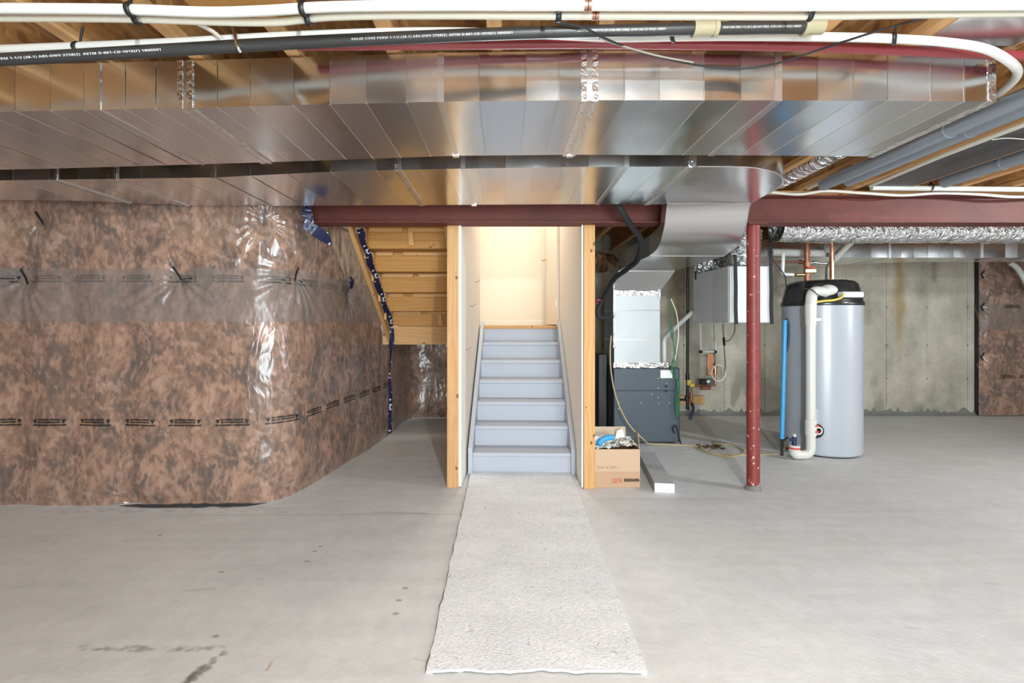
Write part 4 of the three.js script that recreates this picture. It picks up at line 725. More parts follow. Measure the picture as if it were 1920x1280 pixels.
  ring(1676, 72, 1.745, 0.019, 'black clip on the white pipe near its bend'); ring(1262, 68, 1.745, 0.019, 'black clip on the white pipe above the drooping cable'); ring(150, 90, 1.745, 0.019, 'black clip on the white pipe at the far left');
  single('cable', tube([at(1040, 42, 1.62), at(1095, 52, 1.625), at(1130, 70, 1.632), at(1200, 97, 1.72), at(1270, 115, 1.76), at(1345, 127, 1.78), at(1400, 128, 1.78), at(1460, 118, 1.76), at(1540, 92, 1.7), at(1620, 66, 1.6), at(1690, 45, 1.56), at(1730, 36, 1.6)], 0.0038, 120, 8), mat.rubber, 'thin black cable drooping in front of the trunk duct', 'cable');
  single('cable', tube([at(1124, 72, 1.634), at(1180, 90, 1.69), at(1240, 106, 1.735), at(1300, 117, 1.76)], 0.0035, 40, 8), mat.greyCable, 'short grey wire lying along the drooping black cable', 'cable');
  single('cable', tube([at(372, 45, 1.75), at(400, 60, 1.72), at(418, 76, 1.70)], 0.008, 24, 8), mat.cable, 'short white cable dropping behind the black pipe at the left', 'cable');
  single('cable', tube([at(436, 50, 1.72), at(441, 68, 1.66), at(446, 90, 1.635), at(452, 98, 1.645)], 0.006, 24, 8), mat.foilTape, 'crumpled foil scrap hanging over the black pipe', 'scrap');
  single('plywood_board', bx(-1.06, -0.70, JY - 0.016, JY - 0.001, 1.20, 1.625, { bev: 0.002 }), mat.board, 'pale board nailed under the joists above the white pipes', 'board');
}
// cables and conduit along the beam at the right
single('cable', tube([[1440, 360], [1500, 364], [1545, 358], [1620, 362], [1690, 366], [1760, 362], [1830, 364], [1900, 369], [1990, 366]].map(([u, v]) => at(u, v, 3.80)), 0.012, 110, 8), mat.cable, 'white cable lying along the top of the red beam', 'cable');
single('conduit', cyl(at(1634, 352, 3.74), at(2020, 356, 3.74), 0.020, 14), mat.pvc, 'white conduit running right above the red beam', 'pipe');
single('conduit', pipe([V(2.735, 2.425, 0.9), V(2.735, 2.43, 3.0), at(1632, 348, 3.56)], 0.014, 0.06), mat.pvcAged, 'white cable clipped along the joist beside the round ducts', 'cable');
single('conduit', pipe([V(2.36, 2.44, 3.2), at(1515, 352, 3.78)], 0.018, 0.06), mat.pvcAged, 'short white pipe beside the foil flexible duct', 'pipe');
single('pipe_clip', [new THREE.TorusGeometry(0.026, 0.006, 8, 18).rotateY(Math.PI / 2).translate(...at(1745, 351, 3.74).toArray()), cyl(at(1745, 345, 3.74), at(1745, 338, 3.74), 0.006, 8)], mat.black, 'black clip on the white conduit above the beam', 'clip');
single('cable', tube([at(1860, 262, 2.75), at(1885, 259, 2.72), at(1920, 261, 2.7), at(1990, 265, 2.7)], 0.003, 30, 6), mat.cable, 'thin white wire under the flat sheet metal panel', 'cable');
// black hose from the beam down beside the furnace
single('hose', tube([at(1150, 372, 3.62), at(1165, 395, 3.62), at(1188, 430, 3.88), at(1201, 448, 4.05), at(1201, 470, 4.2), at(1195, 488, 4.4), at(1175, 505, 4.7), at(1150, 525, 4.95), at(1138, 548, 5.1), at(1126, 570, 5.2), at(1120, 585, 5.2), at(1124, 594, 5.2), at(1148, 594, 5.3)], 0.025, 160, 12), mat.rubber, 'black corrugated hose hanging from the beam to the furnace', 'hose');
single('hose_clamp', new THREE.TorusGeometry(0.033, 0.01, 8, 18).rotateX(1.1).translate(...at(1122, 565, 5.19).toArray()), std({ color: srgb(150, 60, 80), roughness: 0.5 }), 'pink red clamp on the black hose beside the pine stud', 'clamp');
// insulation scrap stuffed above the hose, against the back
{
  const g = new THREE.IcosahedronGeometry(1, 12), p = g.attributes.position; for (let i = 0; i < p.count; i++) { const x = p.getX(i), y = p.getY(i), z = p.getZ(i), n = 1 + 0.3 * (fbm((x + 2) / 4, (y + z * 0.5 + 2) / 4, 8, 8, 3, 3) - 0.5); p.setXYZ(i, x * n, y * n, z * n); }
  g.scale(0.40, 0.16, 0.12); g.computeVertexNormals(); g.translate(1.22, 2.26, -6.85); const uv = g.attributes.uv; for (let i = 0; i < uv.count; i++) uv.setXY(i, p.getX(i), p.getY(i));
  single('insulation_batt', g, mat.insul, 'brown insulation batt tucked under the joists behind the furnace', 'insulation');
}
// ---------------------------------------------------------------- furnace
{
  const f = thing('furnace', 'dark grey furnace cabinet behind the cardboard box', 'furnace'), x0 = 1.235, x1 = 1.995, D = 5.43;
  part('cabinet', bx(x0, x1, 0.02, 0.868, D + 0.006, 6.02, { bev: 0.005 }), mat.furnaceDark, f);
  part('panel', bx(x0 + 0.006, x1 - 0.02, 0.025, 0.61, D - 0.006, D + 0.006, { bev: 0.004 }), mat.furnace, f); part('panel', bx(x0 + 0.006, x1 - 0.02, 0.613, 0.862, D - 0.006, D + 0.006, { bev: 0.004 }), mat.furnace, f);
  part('feet', [bx(x0 + 0.05, x0 + 0.12, 0.0, 0.02, D + 0.05, D + 0.12), bx(x1 - 0.12, x1 - 0.05, 0.0, 0.02, D + 0.05, D + 0.12), bx(x0 + 0.05, x0 + 0.12, 0.0, 0.02, 5.9, 5.97), bx(x1 - 0.12, x1 - 0.05, 0.0, 0.02, 5.9, 5.97)], mat.black, f);
  part('sticker', bx(1.77, 1.905, 0.755, 0.845, D - 0.0075, D - 0.006), mat.paper, f);
  for (const [u, v] of [[1160, 755], [1202, 755], [1234, 727], [1234, 745], [1235, 756], [1255, 755], [1222, 739], [1250, 718], [1160, 766], [1234, 709]]) { const p = at(u, v, D - 0.007); part('screw', cyl(p, new THREE.Vector3(p.x, p.y, p.z + 0.004), 0.006, 8), mat.cleat, f); }
  for (const v of [724, 733]) { const p = at(1249, v, D - 0.007); part('grommet', cyl(p, new THREE.Vector3(p.x, p.y, p.z + 0.012), 0.015, 14), mat.black, f); }
  part('side_rail', [bx(x0 - 0.004, x0, 0.02, 0.868, D + 0.2, D + 0.23), bx(x0 - 0.004, x0, 0.02, 0.868, D + 0.4, D + 0.42)], mat.rubber, f);
  const cab = thing('filter_cabinet', 'tall dark return air drop behind the left side of the furnace', 'duct'); part('body', bx(1.13, 1.225, 0.02, 1.0, 5.75, 6.1, { bev: 0.004 }), mat.furnaceDark, cab); part('foot', bx(1.135, 1.22, 0.0, 0.02, 5.76, 6.09), mat.black, cab);
}
single('vent_pipe', pipe([at(1245, 682, 5.75), at(1245, 634, 5.75), at(1297, 586, 6.02), at(1322, 563, 6.12)], 0.028, 0.06), mat.pvc, 'white vent pipe angling up from the furnace to the right', 'pipe');
const wires = thing('wire_bundle', 'tangle of green wires hanging down the furnace front', 'wire');
for (let i = 0; i < 4; i++) part('wire', tube([at(1257 + i * 2, 560 + i * 8, 5.40), at(1262 - i * 2, 620, 5.40), at(1264 + i, 660, 5.39), at(1266 - i * 3, 690, 5.38), at(1269 + i, 720, 5.385), at(1266 + i * 2, 755, 5.385), at(1270 - i, 788 - i * 7, 5.39), at(1273 - i, 750, 5.392), at(1268 + i * 2, 710, 5.40)], 0.0042, 70, 6), mat.green, wires);
single('cable', tube([at(1258, 560, 5.42), at(1268, 585, 5.42), at(1272, 625, 5.42), at(1268, 660, 5.41), at(1262, 690, 5.41)], 0.007, 50, 8), mat.cable, 'white cable looping beside the furnace plenum', 'cable');
single('cable', tube([at(1146, 630, 5.30), at(1144, 660, 5.28), at(1146, 700, 5.27), at(1155, 745, 5.24), at(1172, 785, 5.22), at(1186, 805, 5.20), at(1206, 824, 5.25), at(1216, 832, 5.34), at(1260, 834.5, 5.36), at(1306, 837.5, 5.28), at(1330, 850, 5.02), at(1370, 857, 4.88), at(1395, 848, 5.05), at(1375, 836, 5.32), at(1340, 832, 5.42)], 0.008, 200, 8).translate(0, 0.006, 0), mat.tanCable, 'tan cable running down the furnace and coiling on the floor', 'cable');
single('cable', tube([V(2.24, 0.006, 5.4), V(2.1, 0.006, 5.25), V(2.2, 0.006, 5.02), V(2.5, 0.006, 4.95), V(2.75, 0.006, 4.98), V(2.9, 0.01, 5.02), V(2.93, 0.05, 5.0), V(2.94, 0.14, 4.98)], 0.006, 120, 8), mat.tanCable, 'tan tube curving over the floor from the coil to the water heater', 'cable');
single('debris', (() => { const g = []; for (let i = 0; i < 34; i++) { const s = rr(0.006, 0.02), q = new THREE.IcosahedronGeometry(s, 0); q.scale(1.4, 0.6, 1); q.rotateY(rr(0, 3)); q.translate(rr(2.12, 2.42), s * 0.5, -rr(5.2, 5.36)); g.push(q); } return g; })(), std({ color: srgb(92, 66, 50), roughness: 1 }), 'small heap of brown rubble on the floor by the coiled cable', 'debris').userData.kind = 'stuff';
single('cord', tube([at(1265, 812, 5.39), at(1262, 802, 5.385), at(1267, 797, 5.385), at(1271, 808, 5.385), at(1274, 822, 5.38), at(1277, 832, 5.36)], 0.008, 40, 8), mat.rubber, 'short black cord looped at the lower right corner of the furnace', 'cord');
// ---------------------------------------------------------------- gas and water fittings on the back wall
single('gas_pipe', [pipe([at(1290, 455, 6.2), at(1289, 700, 6.2), at(1289, 766, 6.2)], 0.019, 0.03), cyl(at(1289, 700, 6.2), at(1289, 712, 6.2), 0.026, 12), cyl(at(1288, 742, 6.2), at(1288, 752, 6.2), 0.028, 12), cyl(at(1268, 749, 6.2), at(1289, 749, 6.2), 0.015, 10), cyl(at(1289, 762, 6.2), at(1289, 767, 6.2), 0.024, 12)], mat.black, 'black iron gas pipe dropping beside the furnace', 'pipe');
single('gas_valve', [cyl(at(1292, 712, 6.18), at(1292, 722, 6.18), 0.03, 12), bx(2.38, 2.44, 0.56, 0.60, 6.12, 6.16, { bev: 0.006 })], mat.yellow, 'yellow gas valve handle on the black pipe', 'valve');
single('wood_block', bx(2.42, 2.98, 0.17, 0.30, 7.085, 7.135, { bev: 0.003, grain: 'x' }), W(0), 'pine block fixed to the concrete wall behind the gas pipe', 'block');
single('copper_manifold', [pipe([at(1297, 762, 6.9), at(1297, 725, 6.9), at(1310, 722, 6.9), at(1342, 722, 6.9)], 0.016, 0.03), cyl(at(1314, 727, 6.9), at(1332, 727, 6.9), 0.028, 12), cyl(at(1296, 735, 6.9), at(1296, 748, 6.9), 0.026, 12)], mat.copperDull, 'copper water entry pipe with fittings on the back wall', 'pipe');
single('water_meter', [bx(2.80, 2.95, 0.50, 0.58, 6.80, 6.90, { bev: 0.02 }), cyl(at(1331, 715, 6.79), at(1331, 715, 6.9), 0.055, 18)], mat.black, 'black water meter beside the copper fittings', 'meter');
single('meter_label', bx(2.88, 2.925, 0.53, 0.565, 6.79, 6.799), mat.paper, 'white label on the black water meter', 'label');
single('hose', tube([at(1298, 755, 6.85), at(1300, 766, 6.85), at(1297, 778, 6.83), at(1294, 786, 6.82)], 0.02, 30, 10), mat.blueDark, 'short blue hose end hanging below the copper fittings', 'hose');
single('copper_plate', bx(3.02, 3.14, 0.60, 0.92, 7.10, 7.135, { bev: 0.005 }), mat.copper, 'copper plate on the concrete wall', 'plate');
single('copper_pipe', [cyl(at(1341, 722, 6.95), at(1341, 655, 6.95), 0.016, 12), cyl(at(1341, 700, 6.95), at(1341, 680, 6.95), 0.03, 12), cyl(at(1341, 668, 6.95), at(1341, 658, 6.95), 0.025, 12)], mat.copper, 'upright copper pipe in front of the copper plate', 'pipe');
{
  const t = thing('water_line', 'white plastic water lines under the ventilation unit', 'pipe');
  part('pipe', cyl(at(1312, 606, 6.6), at(1314, 658, 6.6), 0.017, 12), mat.pvc, t); part('pipe', cyl(at(1340, 606, 6.6), at(1342, 660, 6.6), 0.018, 12), mat.pvc, t); part('pipe', cyl(at(1316, 659, 6.6), at(1340, 659, 6.6), 0.017, 12), mat.pvc, t); part('pipe', cyl(at(1342, 660, 6.6), at(1343, 682, 6.9), 0.02, 12), mat.pvc, t);
  for (const [u, v] of [[1314, 659], [1341, 659]]) part('elbow', new THREE.SphereGeometry(0.026, 12, 10).translate(...at(u, v, 6.6).toArray()), mat.black, t);
  const ring = []; for (let i = 0; i <= 20; i++) { const a = i / 20 * 6.0 - 0.4; ring.push(at(1347 + Math.cos(a) * 13, 699 + Math.sin(a) * 15, 6.82 + i * 0.002)); }
  single('tube_coil', tube(ring, 0.011, 80, 8), mat.cable, 'coil of white tubing hanging on the wall', 'tube');
  single('cable', tube([at(1355, 608, 6.0), at(1357, 640, 6.2), at(1359, 670, 6.5), at(1360, 690, 6.75), at(1357, 705, 6.8)], 0.009, 50, 8), mat.greyCable, 'grey drain tube from the ventilation unit', 'tube');
  single('cable', tube([at(1378, 606, 5.6), at(1376, 625, 5.9), at(1368, 637, 6.0), at(1360, 640, 6.1)], 0.008, 40, 8), mat.greyCable, 'short grey tube joining the drain tube under the ventilation unit', 'tube');
  single('tube_tee', [cyl(at(1357, 634, 6.12), at(1358, 646, 6.22), 0.016, 10)], mat.black, 'black tee joining the two grey drain tubes', 'fitting');
}
// ---------------------------------------------------------------- water heater and its piping
{
  const h = thing('water_heater', 'tall grey tank water heater with black top', 'heater'), X = 3.445, D = 5.185, r = 0.374;
  const lat = (p, n = 56) => new THREE.LatheGeometry(p.map(([a, b]) => new THREE.Vector2(a, b)), n).translate(X, 0, -D);
  part('tank', lat([[0, 0.012], [r - 0.02, 0.012], [r - 0.004, 0.02], [r, 0.04], [r, 1.585], [r - 0.01, 1.60], [0, 1.60]]), mat.tank, h);
  part('base_ring', lat([[r - 0.03, 0], [r - 0.03, 0.012], [r - 0.06, 0.012]]), mat.black, h);
  part('trim_ring', lat([[r + 0.002, 1.565], [r + 0.012, 1.568], [r + 0.012, 1.60], [r, 1.605]]), mat.tankCap, h);
  part('top_cover', lat([[r + 0.004, 1.60], [r - 0.01, 1.66], [r - 0.04, 1.79], [r - 0.07, 1.825], [r - 0.14, 1.84], [0.1, 1.845], [0, 1.845]]), mat.tankCap, h);
  part('access_panel', [bx(3.145, 3.215, 0.30, 0.50, D - 0.31, D - 0.25, { bev: 0.01 })], mat.tank, h);
  const rows = []; for (let i = 0; i <= 4; i++) { const row = []; for (let j = 0; j <= 1; j++) { const a = 2.30 + i * 0.02; row.push(new THREE.Vector3(X - Math.cos(a) * (r + 0.002), 1.30 + j * 0.07, -D + Math.sin(a) * (r + 0.002))); } rows.push(row); }
  part('badge', new THREE.CapsuleGeometry(0.014, 0.03, 4, 10).scale(1, 1, 0.3).rotateY(0.9).translate(X + r * Math.sin(1.05), 1.345, -D + r * Math.cos(1.05)), mat.paper, h);
  part('drain_port', [cyl(new THREE.Vector3(X - 0.23, 0.275, -D + 0.265), new THREE.Vector3(X - 0.262, 0.275, -D + 0.303), 0.075, 24)], mat.rubber, h);
  part('blower', [new THREE.SphereGeometry(0.085, 22, 16).scale(1.15, 0.8, 0.9).translate(3.33, 1.715, -4.90)], mat.pvc, h);
  const v = thing('vent_pipe', 'white plastic drain pipe standing against the water heater', 'pipe'), px = 3.085, pd = 4.80;
  part('pipe', pipe([V(px, 1.60, pd), V(px, 0.052, pd), V(px - 0.165, 0.052, pd), V(px - 0.165, 0.12, pd)], 0.044, 0.09, 20), mat.pvc, v);
  part('elbow', pipe([V(px + 0.19, 1.70, pd + 0.05), V(px + 0.02, 1.71, pd + 0.01), V(px, 1.56, pd)], 0.052, 0.08, 20), mat.pvc, v);
  part('coupling', cyl(V(px, 1.47, pd), V(px, 1.58, pd), 0.053, 22), mat.pvc, v); part('coupling', cyl(V(px, 1.36, pd), V(px, 1.47, pd), 0.051, 22), mat.pvc, v); part('coupling', cyl(V(px, 0.25, pd), V(px, 0.41, pd), 0.052, 22), mat.pvc, v); part('coupling', cyl(V(px - 0.165, 0.09, pd), V(px - 0.165, 0.15, pd), 0.052, 22), mat.pvc, v);
  part('primer_mark', cyl(V(px - 0.165, 0.112, pd), V(px - 0.165, 0.132, pd), 0.0527, 22), mat.redLabel, v);
  for (const [a, b] of [[0.285, 0.30], [0.345, 0.36]]) part('primer_mark', bx(px + 0.012, px + 0.05, a, b, pd - 0.053, pd - 0.03), mat.redLabel, v);
  part('side_tee', cyl(V(px, 1.415, pd), V(px + 0.10, 1.42, pd), 0.022, 14), mat.pvc, v);
  part('cap', [cyl(V(px - 0.165, 0.15, pd), V(px - 0.165, 0.235, pd), 0.022, 14), cyl(V(px - 0.21, 0.205, pd), V(px - 0.165, 0.205, pd), 0.014, 10)], mat.blueDark, v); part('cap_top', cyl(V(px - 0.165, 0.235, pd), V(px - 0.165, 0.262, pd), 0.016, 12), mat.pvc, v);
  part('port_ring', new THREE.TorusGeometry(0.034, 0.008, 8, 22).translate(px + 0.06, 0.30, -pd + 0.03), mat.pvc, v);
}
single('overflow_tube', [cyl(at(1472, 600, 4.95), at(1466, 822, 4.95), 0.022, 14)], mat.blue, 'bright blue tube standing left of the water heater', 'tube');
single('overflow_tube', tube([at(1474, 596, 4.97), at(1478, 606, 4.96), at(1478, 640, 4.95), at(1475, 660, 4.95)], 0.012, 30, 8), mat.blueDark, 'dark blue hose end beside the bright blue tube', 'tube');
single('plastic_fitting', [cyl(V(2.884, 0.001, 4.95), V(2.884, 0.2, 4.95), 0.013, 10), cyl(V(2.884, 0.15, 4.95), V(2.93, 0.20, 4.92), 0.008, 8)], mat.rubber, 'black fitting under the bright blue tube', 'fitting');
{
  const G = 'copper pipes above the water heater';
  const pA = at(1513, 500, 5.2), pB = at(1560, 500, 5.2);
  single('copper_pipe', [cyl(new THREE.Vector3(pA.x, 1.84, pA.z), new THREE.Vector3(pA.x, 2.30, pA.z), 0.026, 14), cyl(new THREE.Vector3(pA.x, 2.0, pA.z), new THREE.Vector3(pA.x, 2.05, pA.z), 0.036, 14), cyl(new THREE.Vector3(pA.x, 1.90, pA.z), new THREE.Vector3(pA.x, 1.95, pA.z), 0.033, 14), cyl(new THREE.Vector3(pA.x, 2.13, pA.z), new THREE.Vector3(pA.x, 2.17, pA.z), 0.033, 14)], mat.copperDull, 'dark tarnished copper pipe entering the water heater top', 'pipe', G);
  single('copper_pipe', pipe([new THREE.Vector3(pB.x, 1.846, pB.z), new THREE.Vector3(pB.x, 2.275, pB.z), new THREE.Vector3(pA.x + 0.03, 2.28, pB.z)], 0.024, 0.03), mat.copper, 'bright copper pipe with a bend at the water heater top', 'pipe', G);
  single('copper_pipe', [cyl(at(1447, 491, 5.25), at(1510, 491, 5.25), 0.013, 12), cyl(at(1499, 491, 5.25), at(1503, 491, 5.25), 0.026, 14)], mat.copperDull, 'thin horizontal copper branch left of the tarnished pipe', 'pipe', G);
  single('steel_line', [cyl(at(1518, 493, 5.22), at(1550, 494, 5.22), 0.012, 12), cyl(at(1524, 492, 5.22), at(1530, 492, 5.22), 0.02, 12)], mat.cleat, 'short braided steel line between the two copper pipes', 'pipe');
  single('brass_valve', [bx(3.21, 3.33, 1.92, 1.965, 5.08, 5.12, { bev: 0.008 }), cyl(at(1492, 515, 5.1), at(1508, 515, 5.1), 0.018, 12)], mat.brass, 'brass valve with red handle left of the copper pipe', 'valve');
  single('valve_handle', bx(3.23, 3.31, 1.97, 1.985, 5.07, 5.13, { bev: 0.004 }), mat.redLabel, 'red lever on the brass valve', 'handle');
  single('relief_pipe', pipe([at(1469, 474, 5.12), at(1467, 514, 5.12), at(1488, 515, 5.12)], 0.018, 0.03, 12), mat.pvc, 'small white plastic pipe bent beside the brass valve', 'pipe');
  single('vent_pipe', [pipe([at(1552, 533, 5.40), at(1553, 498, 5.40), at(1604, 446, 5.05)], 0.028, 0.04), cyl(at(1566, 485, 5.31), at(1572, 479, 5.27), 0.034, 14)], mat.pvc, 'white plastic pipe slanting up from the water heater', 'pipe');
  single('vent_pipe', pipe([at(1566, 478, 5.40), at(1598, 442, 5.12)], 0.024, 0.04), mat.pvcAged, 'second slanting white pipe behind the first one', 'pipe');
  single('vent_pipe', cyl(at(1447, 473, 5.385), at(1545, 475, 5.385), 0.044, 18), mat.pvc, 'horizontal white pipe below the far duct', 'pipe');
  single('control_tray', [bx(3.38, 3.60, 1.64, 1.70, 4.76, 4.85, { bev: 0.015 })], mat.whiteBox, 'white plastic tray on the front of the water heater top', 'tray');
  single('yellow_hose', tube([at(1545, 548, 4.84), at(1548, 533, 4.95), at(1559, 524, 5.05), at(1570, 531, 4.98), at(1580, 548, 4.84)], 0.011, 50, 10), mat.yellow, 'yellow hose looped over the water heater top', 'hose');
  single('yellow_hose', tube([at(1524, 567, 4.79), at(1545, 564, 4.755), at(1565, 562, 4.75), at(1578, 557, 4.755), at(1582, 550, 4.77)], 0.012, 50, 10), mat.yellow, 'yellow hose running below the white tray', 'hose');
  single('cable', tube([at(1508, 541, 4.73), at(1522, 543, 4.74), at(1533, 552, 4.74), at(1545, 557, 4.745), at(1558, 560, 4.74)], 0.005, 40, 8), mat.black, 'thin black cord across the white tray', 'cord');
  single('cable', tube([at(1448, 485, 5.1), at(1460, 500, 5.1), at(1472, 518, 5.08), at(1474, 535, 5.05), at(1480, 545, 4.98)], 0.006, 40, 8), mat.black, 'thin black cord hanging left of the water heater top', 'cord');
}
// ---------------------------------------------------------------- right-hand insulation on the concrete wall
{
  const L = 1.05, rel = (x, y) => 0.05 + 0.03 * (fbm(x / 2, y / 4, 8, 16, 3, 15) - 0.5) + 0.03 * smooth(0, 0.12, x) - 0.05 * (Math.exp(-((x - 0.05) ** 2 + (y - 1.62) ** 2) / 0.01) + Math.exp(-((x - 0.05) ** 2 + (y - 0.88) ** 2) / 0.01) + Math.exp(-((x - 0.05) ** 2 + (y - 2.1) ** 2) / 0.01));
  const sheet = (st, lift, film, y0, y1) => { const rows = [], nx = Math.ceil(L / st), ny = Math.ceil((y1 - y0) / st); for (let i = 0; i <= nx; i++) { const row = []; for (let j = 0; j <= ny; j++) { const x = i / nx * L, y = lerp(y0, y1, j / ny); let d = rel(x, y) + lift; if (film) for (const b of [1.62, 0.88, 2.1]) { const r = Math.hypot(x - 0.05, y - b), a = Math.atan2(y - b, x - 0.05); d += 0.008 * Math.exp(-r / 0.2) * Math.cos(a * 12 + b); } row.push(V(7.05 + x + 0.03 * (fbm(y / 3, 0.3, 20, 2, 2, 4) - 0.5) * (i === 0 ? 1 : 0), y, 7.13 - d)); } rows.push(row); } return grid(rows, true, 180); };
  const fit = (g) => { const p = g.attributes.position, uv = g.attributes.uv; for (let i = 0; i < uv.count; i++) uv.setXY(i, p.getX(i), p.getY(i)); return g; };
  const w = struct('wall_insulation_right', 'insulated section of the back wall under plastic film at the far right', 'wall');
  part('insulation', fit(sheet(0.03, 0, false, 0.02, 2.6)), mat.insul, w); part('plastic_film', fit(sheet(0.014, 0.014, true, 0.01, 2.6)), mat.film, w);
  part('film_overlap', fit(sheet(0.02, 0.02, true, 1.29, 1.68)), mat.filmLap, w);
  part('edge', [bx(7.046, 7.05, 0.01, 2.6, 7.07, 7.135)], mat.rubber, w);
  for (const y of [1.62, 0.88, 2.1, 0.12]) part('cap_strip', ribbon([V(7.13, y + 0.06, 7.07), V(7.09, y, 7.075), V(7.12, y - 0.05, 7.07)], 0.02, new THREE.Vector3(0, 0, 1), 0.003), mat.black, w);
  for (const [x, y] of [[7.30, 0.595], [7.58, 0.60], [7.38, 1.63]]) { const q = new THREE.PlaneGeometry(0.22, 0.06); q.translate(x + 0.1, y, -6.995); part('printed_mark', q, mat.print, w); }
}
single('cable', tube([at(1893, 492, 6.8), at(1905, 500, 6.8), at(1918, 518, 6.8), at(1935, 550, 6.8)], 0.035, 30, 10), mat.pvc, 'white pipe curving down in front of the insulation at the far right', 'pipe');
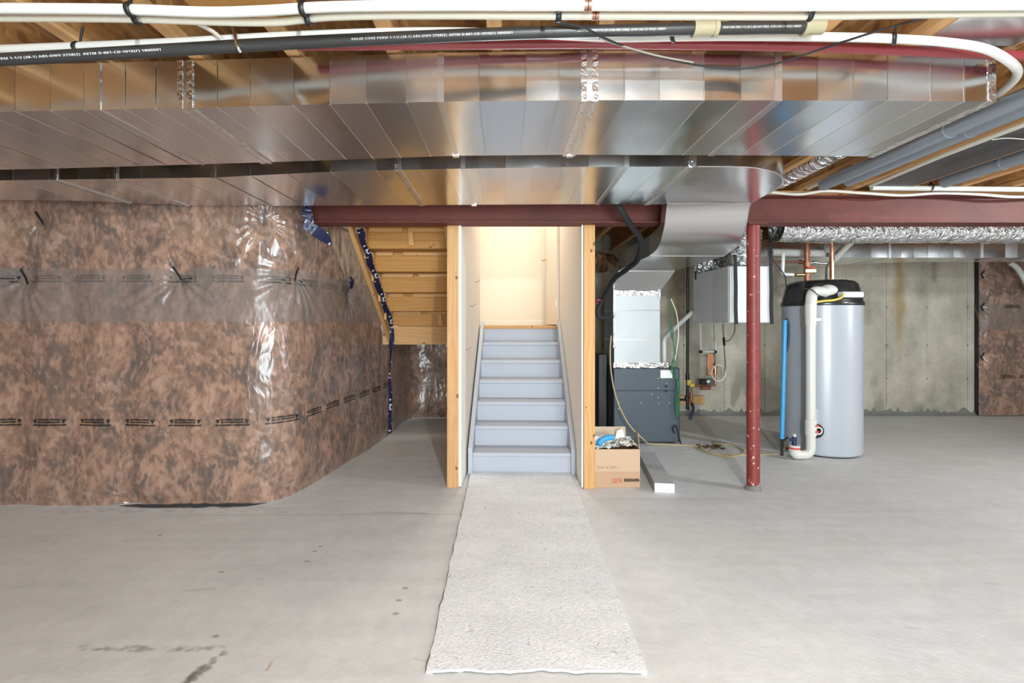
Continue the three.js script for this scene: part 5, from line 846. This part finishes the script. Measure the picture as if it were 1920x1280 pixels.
// ---------------------------------------------------------------- boxes on the floor
{
  const b = thing('cardboard_box', 'open brown cardboard box with lot lettering beside the pine stud', 'box'), x0 = 0.752, x1 = 1.130, D0 = 3.99, D1 = 4.33, H = 0.322, t = 0.005;
  const txt = canvasTex(512, 440, (g, w, h) => {
    g.fillStyle = '#c0a48a'; g.fillRect(0, 0, w, h); g.fillStyle = '#b5967a'; g.fillRect(0, 262, w, h - 262); g.fillStyle = 'rgba(120,92,66,0.5)'; g.fillRect(0, 260, w, 3);
    for (let i = 0; i < 220; i++) { g.fillStyle = `rgba(${rnd() < 0.5 ? '150,118,90' : '206,184,160'},0.16)`; g.fillRect(rr(0, w), rr(0, h), rr(4, 40), rr(1, 3)); }
    g.fillStyle = 'rgba(110,84,60,0.75)'; g.font = '44px sans-serif'; g.fillText('Dust # 384 =', 22, 222, 350);
    g.fillStyle = '#b4523a'; g.font = 'bold 74px sans-serif'; g.fillText('LOT#.', 190, 386, 128);
    g.strokeStyle = 'rgba(70,52,44,0.85)'; g.lineWidth = 4; g.beginPath(); for (let i = 0; i <= 60; i++) { const x = 330 + i * 2.9, y = 356 + ((i % 2) ? -26 : 22) * (0.6 + 0.4 * hash(i, 3, 3)); i ? g.lineTo(x, y) : g.moveTo(x, y); } g.stroke();
  });
  const front = bx(x0, x1, 0.001, H, D0, D0 + t); { const p = front.attributes.position, uv = front.attributes.uv; for (let i = 0; i < p.count; i++) uv.setXY(i, (p.getX(i) - x0) / (x1 - x0), p.getY(i) / H); }
  part('front_wall', front, std({ map: txt, roughness: 0.9 }), b);
  part('wall', bx(x0, x0 + t, 0.001, H, D0 + t, D1), mat.card, b); part('wall', bx(x1 - t, x1, 0.001, H, D0 + t, D1), mat.card, b); part('wall', bx(x0, x1, 0.001, H, D1, D1 + t), mat.card, b); part('bottom', bx(x0 + t, x1 - t, 0.001, 0.006, D0 + t, D1), mat.card, b);
  const flap = (a, c, up, out) => { const g = grid([[a.clone(), c.clone()], [a.clone().add(up).add(out), c.clone().add(up).add(out)]], true); return M(g, grid([[a.clone().add(new THREE.Vector3(0, 0, -0.004)), c.clone().add(new THREE.Vector3(0, 0, -0.004))], [a.clone().add(up).add(out).add(new THREE.Vector3(0, 0, -0.004)), c.clone().add(up).add(out).add(new THREE.Vector3(0, 0, -0.004))]], false)); };
  part('flap', flap(V(x0 + 0.02, H, D1), V(x1 - 0.03, H, D1), new THREE.Vector3(0, 0.11, 0), new THREE.Vector3(0, 0, -0.03)), mat.cardPale, b);
  part('flap', prism([[0, 0], [0.30, 0], [0.24, 0.10], [0.06, 0.12]], 0.004, new THREE.Matrix4().makeRotationY(Math.PI / 2 - 0.15).setPosition(x1 - 0.004, H, -4.01)), mat.cardPale, b);
  single('white_carton', bx(0.757, 0.94, 0.30, 0.385, 4.18, 4.29, { bev: 0.002 }), mat.cardWhite, 'white carton lying inside the cardboard box', 'carton');
  single('blue_bag', (() => { const c = tube([V(0.80, 0.335, 4.09), V(0.83, 0.365, 4.11), V(0.88, 0.385, 4.12), V(0.94, 0.390, 4.13)], 0.024, 40, 12), p = c.attributes.position; for (let i = 0; i < p.count; i++) p.setY(i, p.getY(i) + 0.006 * (hash(Math.round(p.getX(i) * 140), Math.round(p.getZ(i) * 140), 4) - 0.5)); c.computeVertexNormals(); return c; })(), mat.blue, 'crumpled blue plastic packet in the cardboard box', 'packet');
  const pp = thing('packing_paper', 'crumpled white printed paper filling the cardboard box', 'paper');
  const rows = []; for (let i = 0; i <= 24; i++) { const row = []; for (let j = 0; j <= 16; j++) row.push(V(lerp(x0 + 0.012, x1 - 0.012, i / 24), 0.30 + 0.05 * (fbm(i / 24, j / 16, 6, 5, 3, 21)) + 0.03 * (i / 24) + rr(-0.006, 0.006), lerp(D0 + 0.012, D1 - 0.012, j / 16))); rows.push(row); }
  const inkTex = dataTex(256, 256, (u, v) => fbm(u, v, 26, 14, 2, 8) > 0.64 ? [50, 50, 54] : fbm(u, v, 5, 5, 2, 18) > 0.62 ? [226, 216, 176] : [240, 240, 238], true, 1 / 0.25, 1 / 0.25);
  part('sheet', grid(rows, true, 12), std({ map: inkTex, roughness: 0.8 }), pp);
  part('sheet', prism([[0, 0], [0.09, 0.02], [0.07, 0.09], [0.02, 0.07]], 0.001, new THREE.Matrix4().makeRotationX(-0.3).setPosition(0.98, 0.345, -4.25)), mat.paper, pp);
}
{
  const b = thing('long_carton', 'long low grey carton with white end beside the cardboard box', 'carton'), w = 0.158, h = 0.076, l = 0.94;
  b.position.set(1.295, 0, -3.868); b.rotation.y = -0.135;
  const lab = canvasTex(256, 128, (g, W0, H0) => { g.fillStyle = '#ececec'; g.fillRect(0, 0, W0, H0); g.strokeStyle = '#c9c9c9'; g.lineWidth = 2; g.strokeRect(56, 34, 160, 68); g.fillStyle = '#bdbdbd'; for (let i = 0; i < 4; i++) g.fillRect(66, 44 + i * 13, 60 + 20 * (i % 2), 3); g.fillStyle = '#8d8d8d'; for (let i = 0; i < 9; i++) g.fillRect(156 + i * 5, 78, 3, 16); });
  part('body', boxUV(new RoundedBoxGeometry(w, h, l, 1, 0.003).translate(0, h / 2 + 0.001, -l / 2)), mat.boxGrey, b);
  const e = new THREE.BoxGeometry(w - 0.002, h - 0.002, 0.003); e.translate(0, h / 2 + 0.001, 0.001); part('end_label', e, std({ map: lab, roughness: 0.6 }), b);
}
renderer.render(scene, camera);
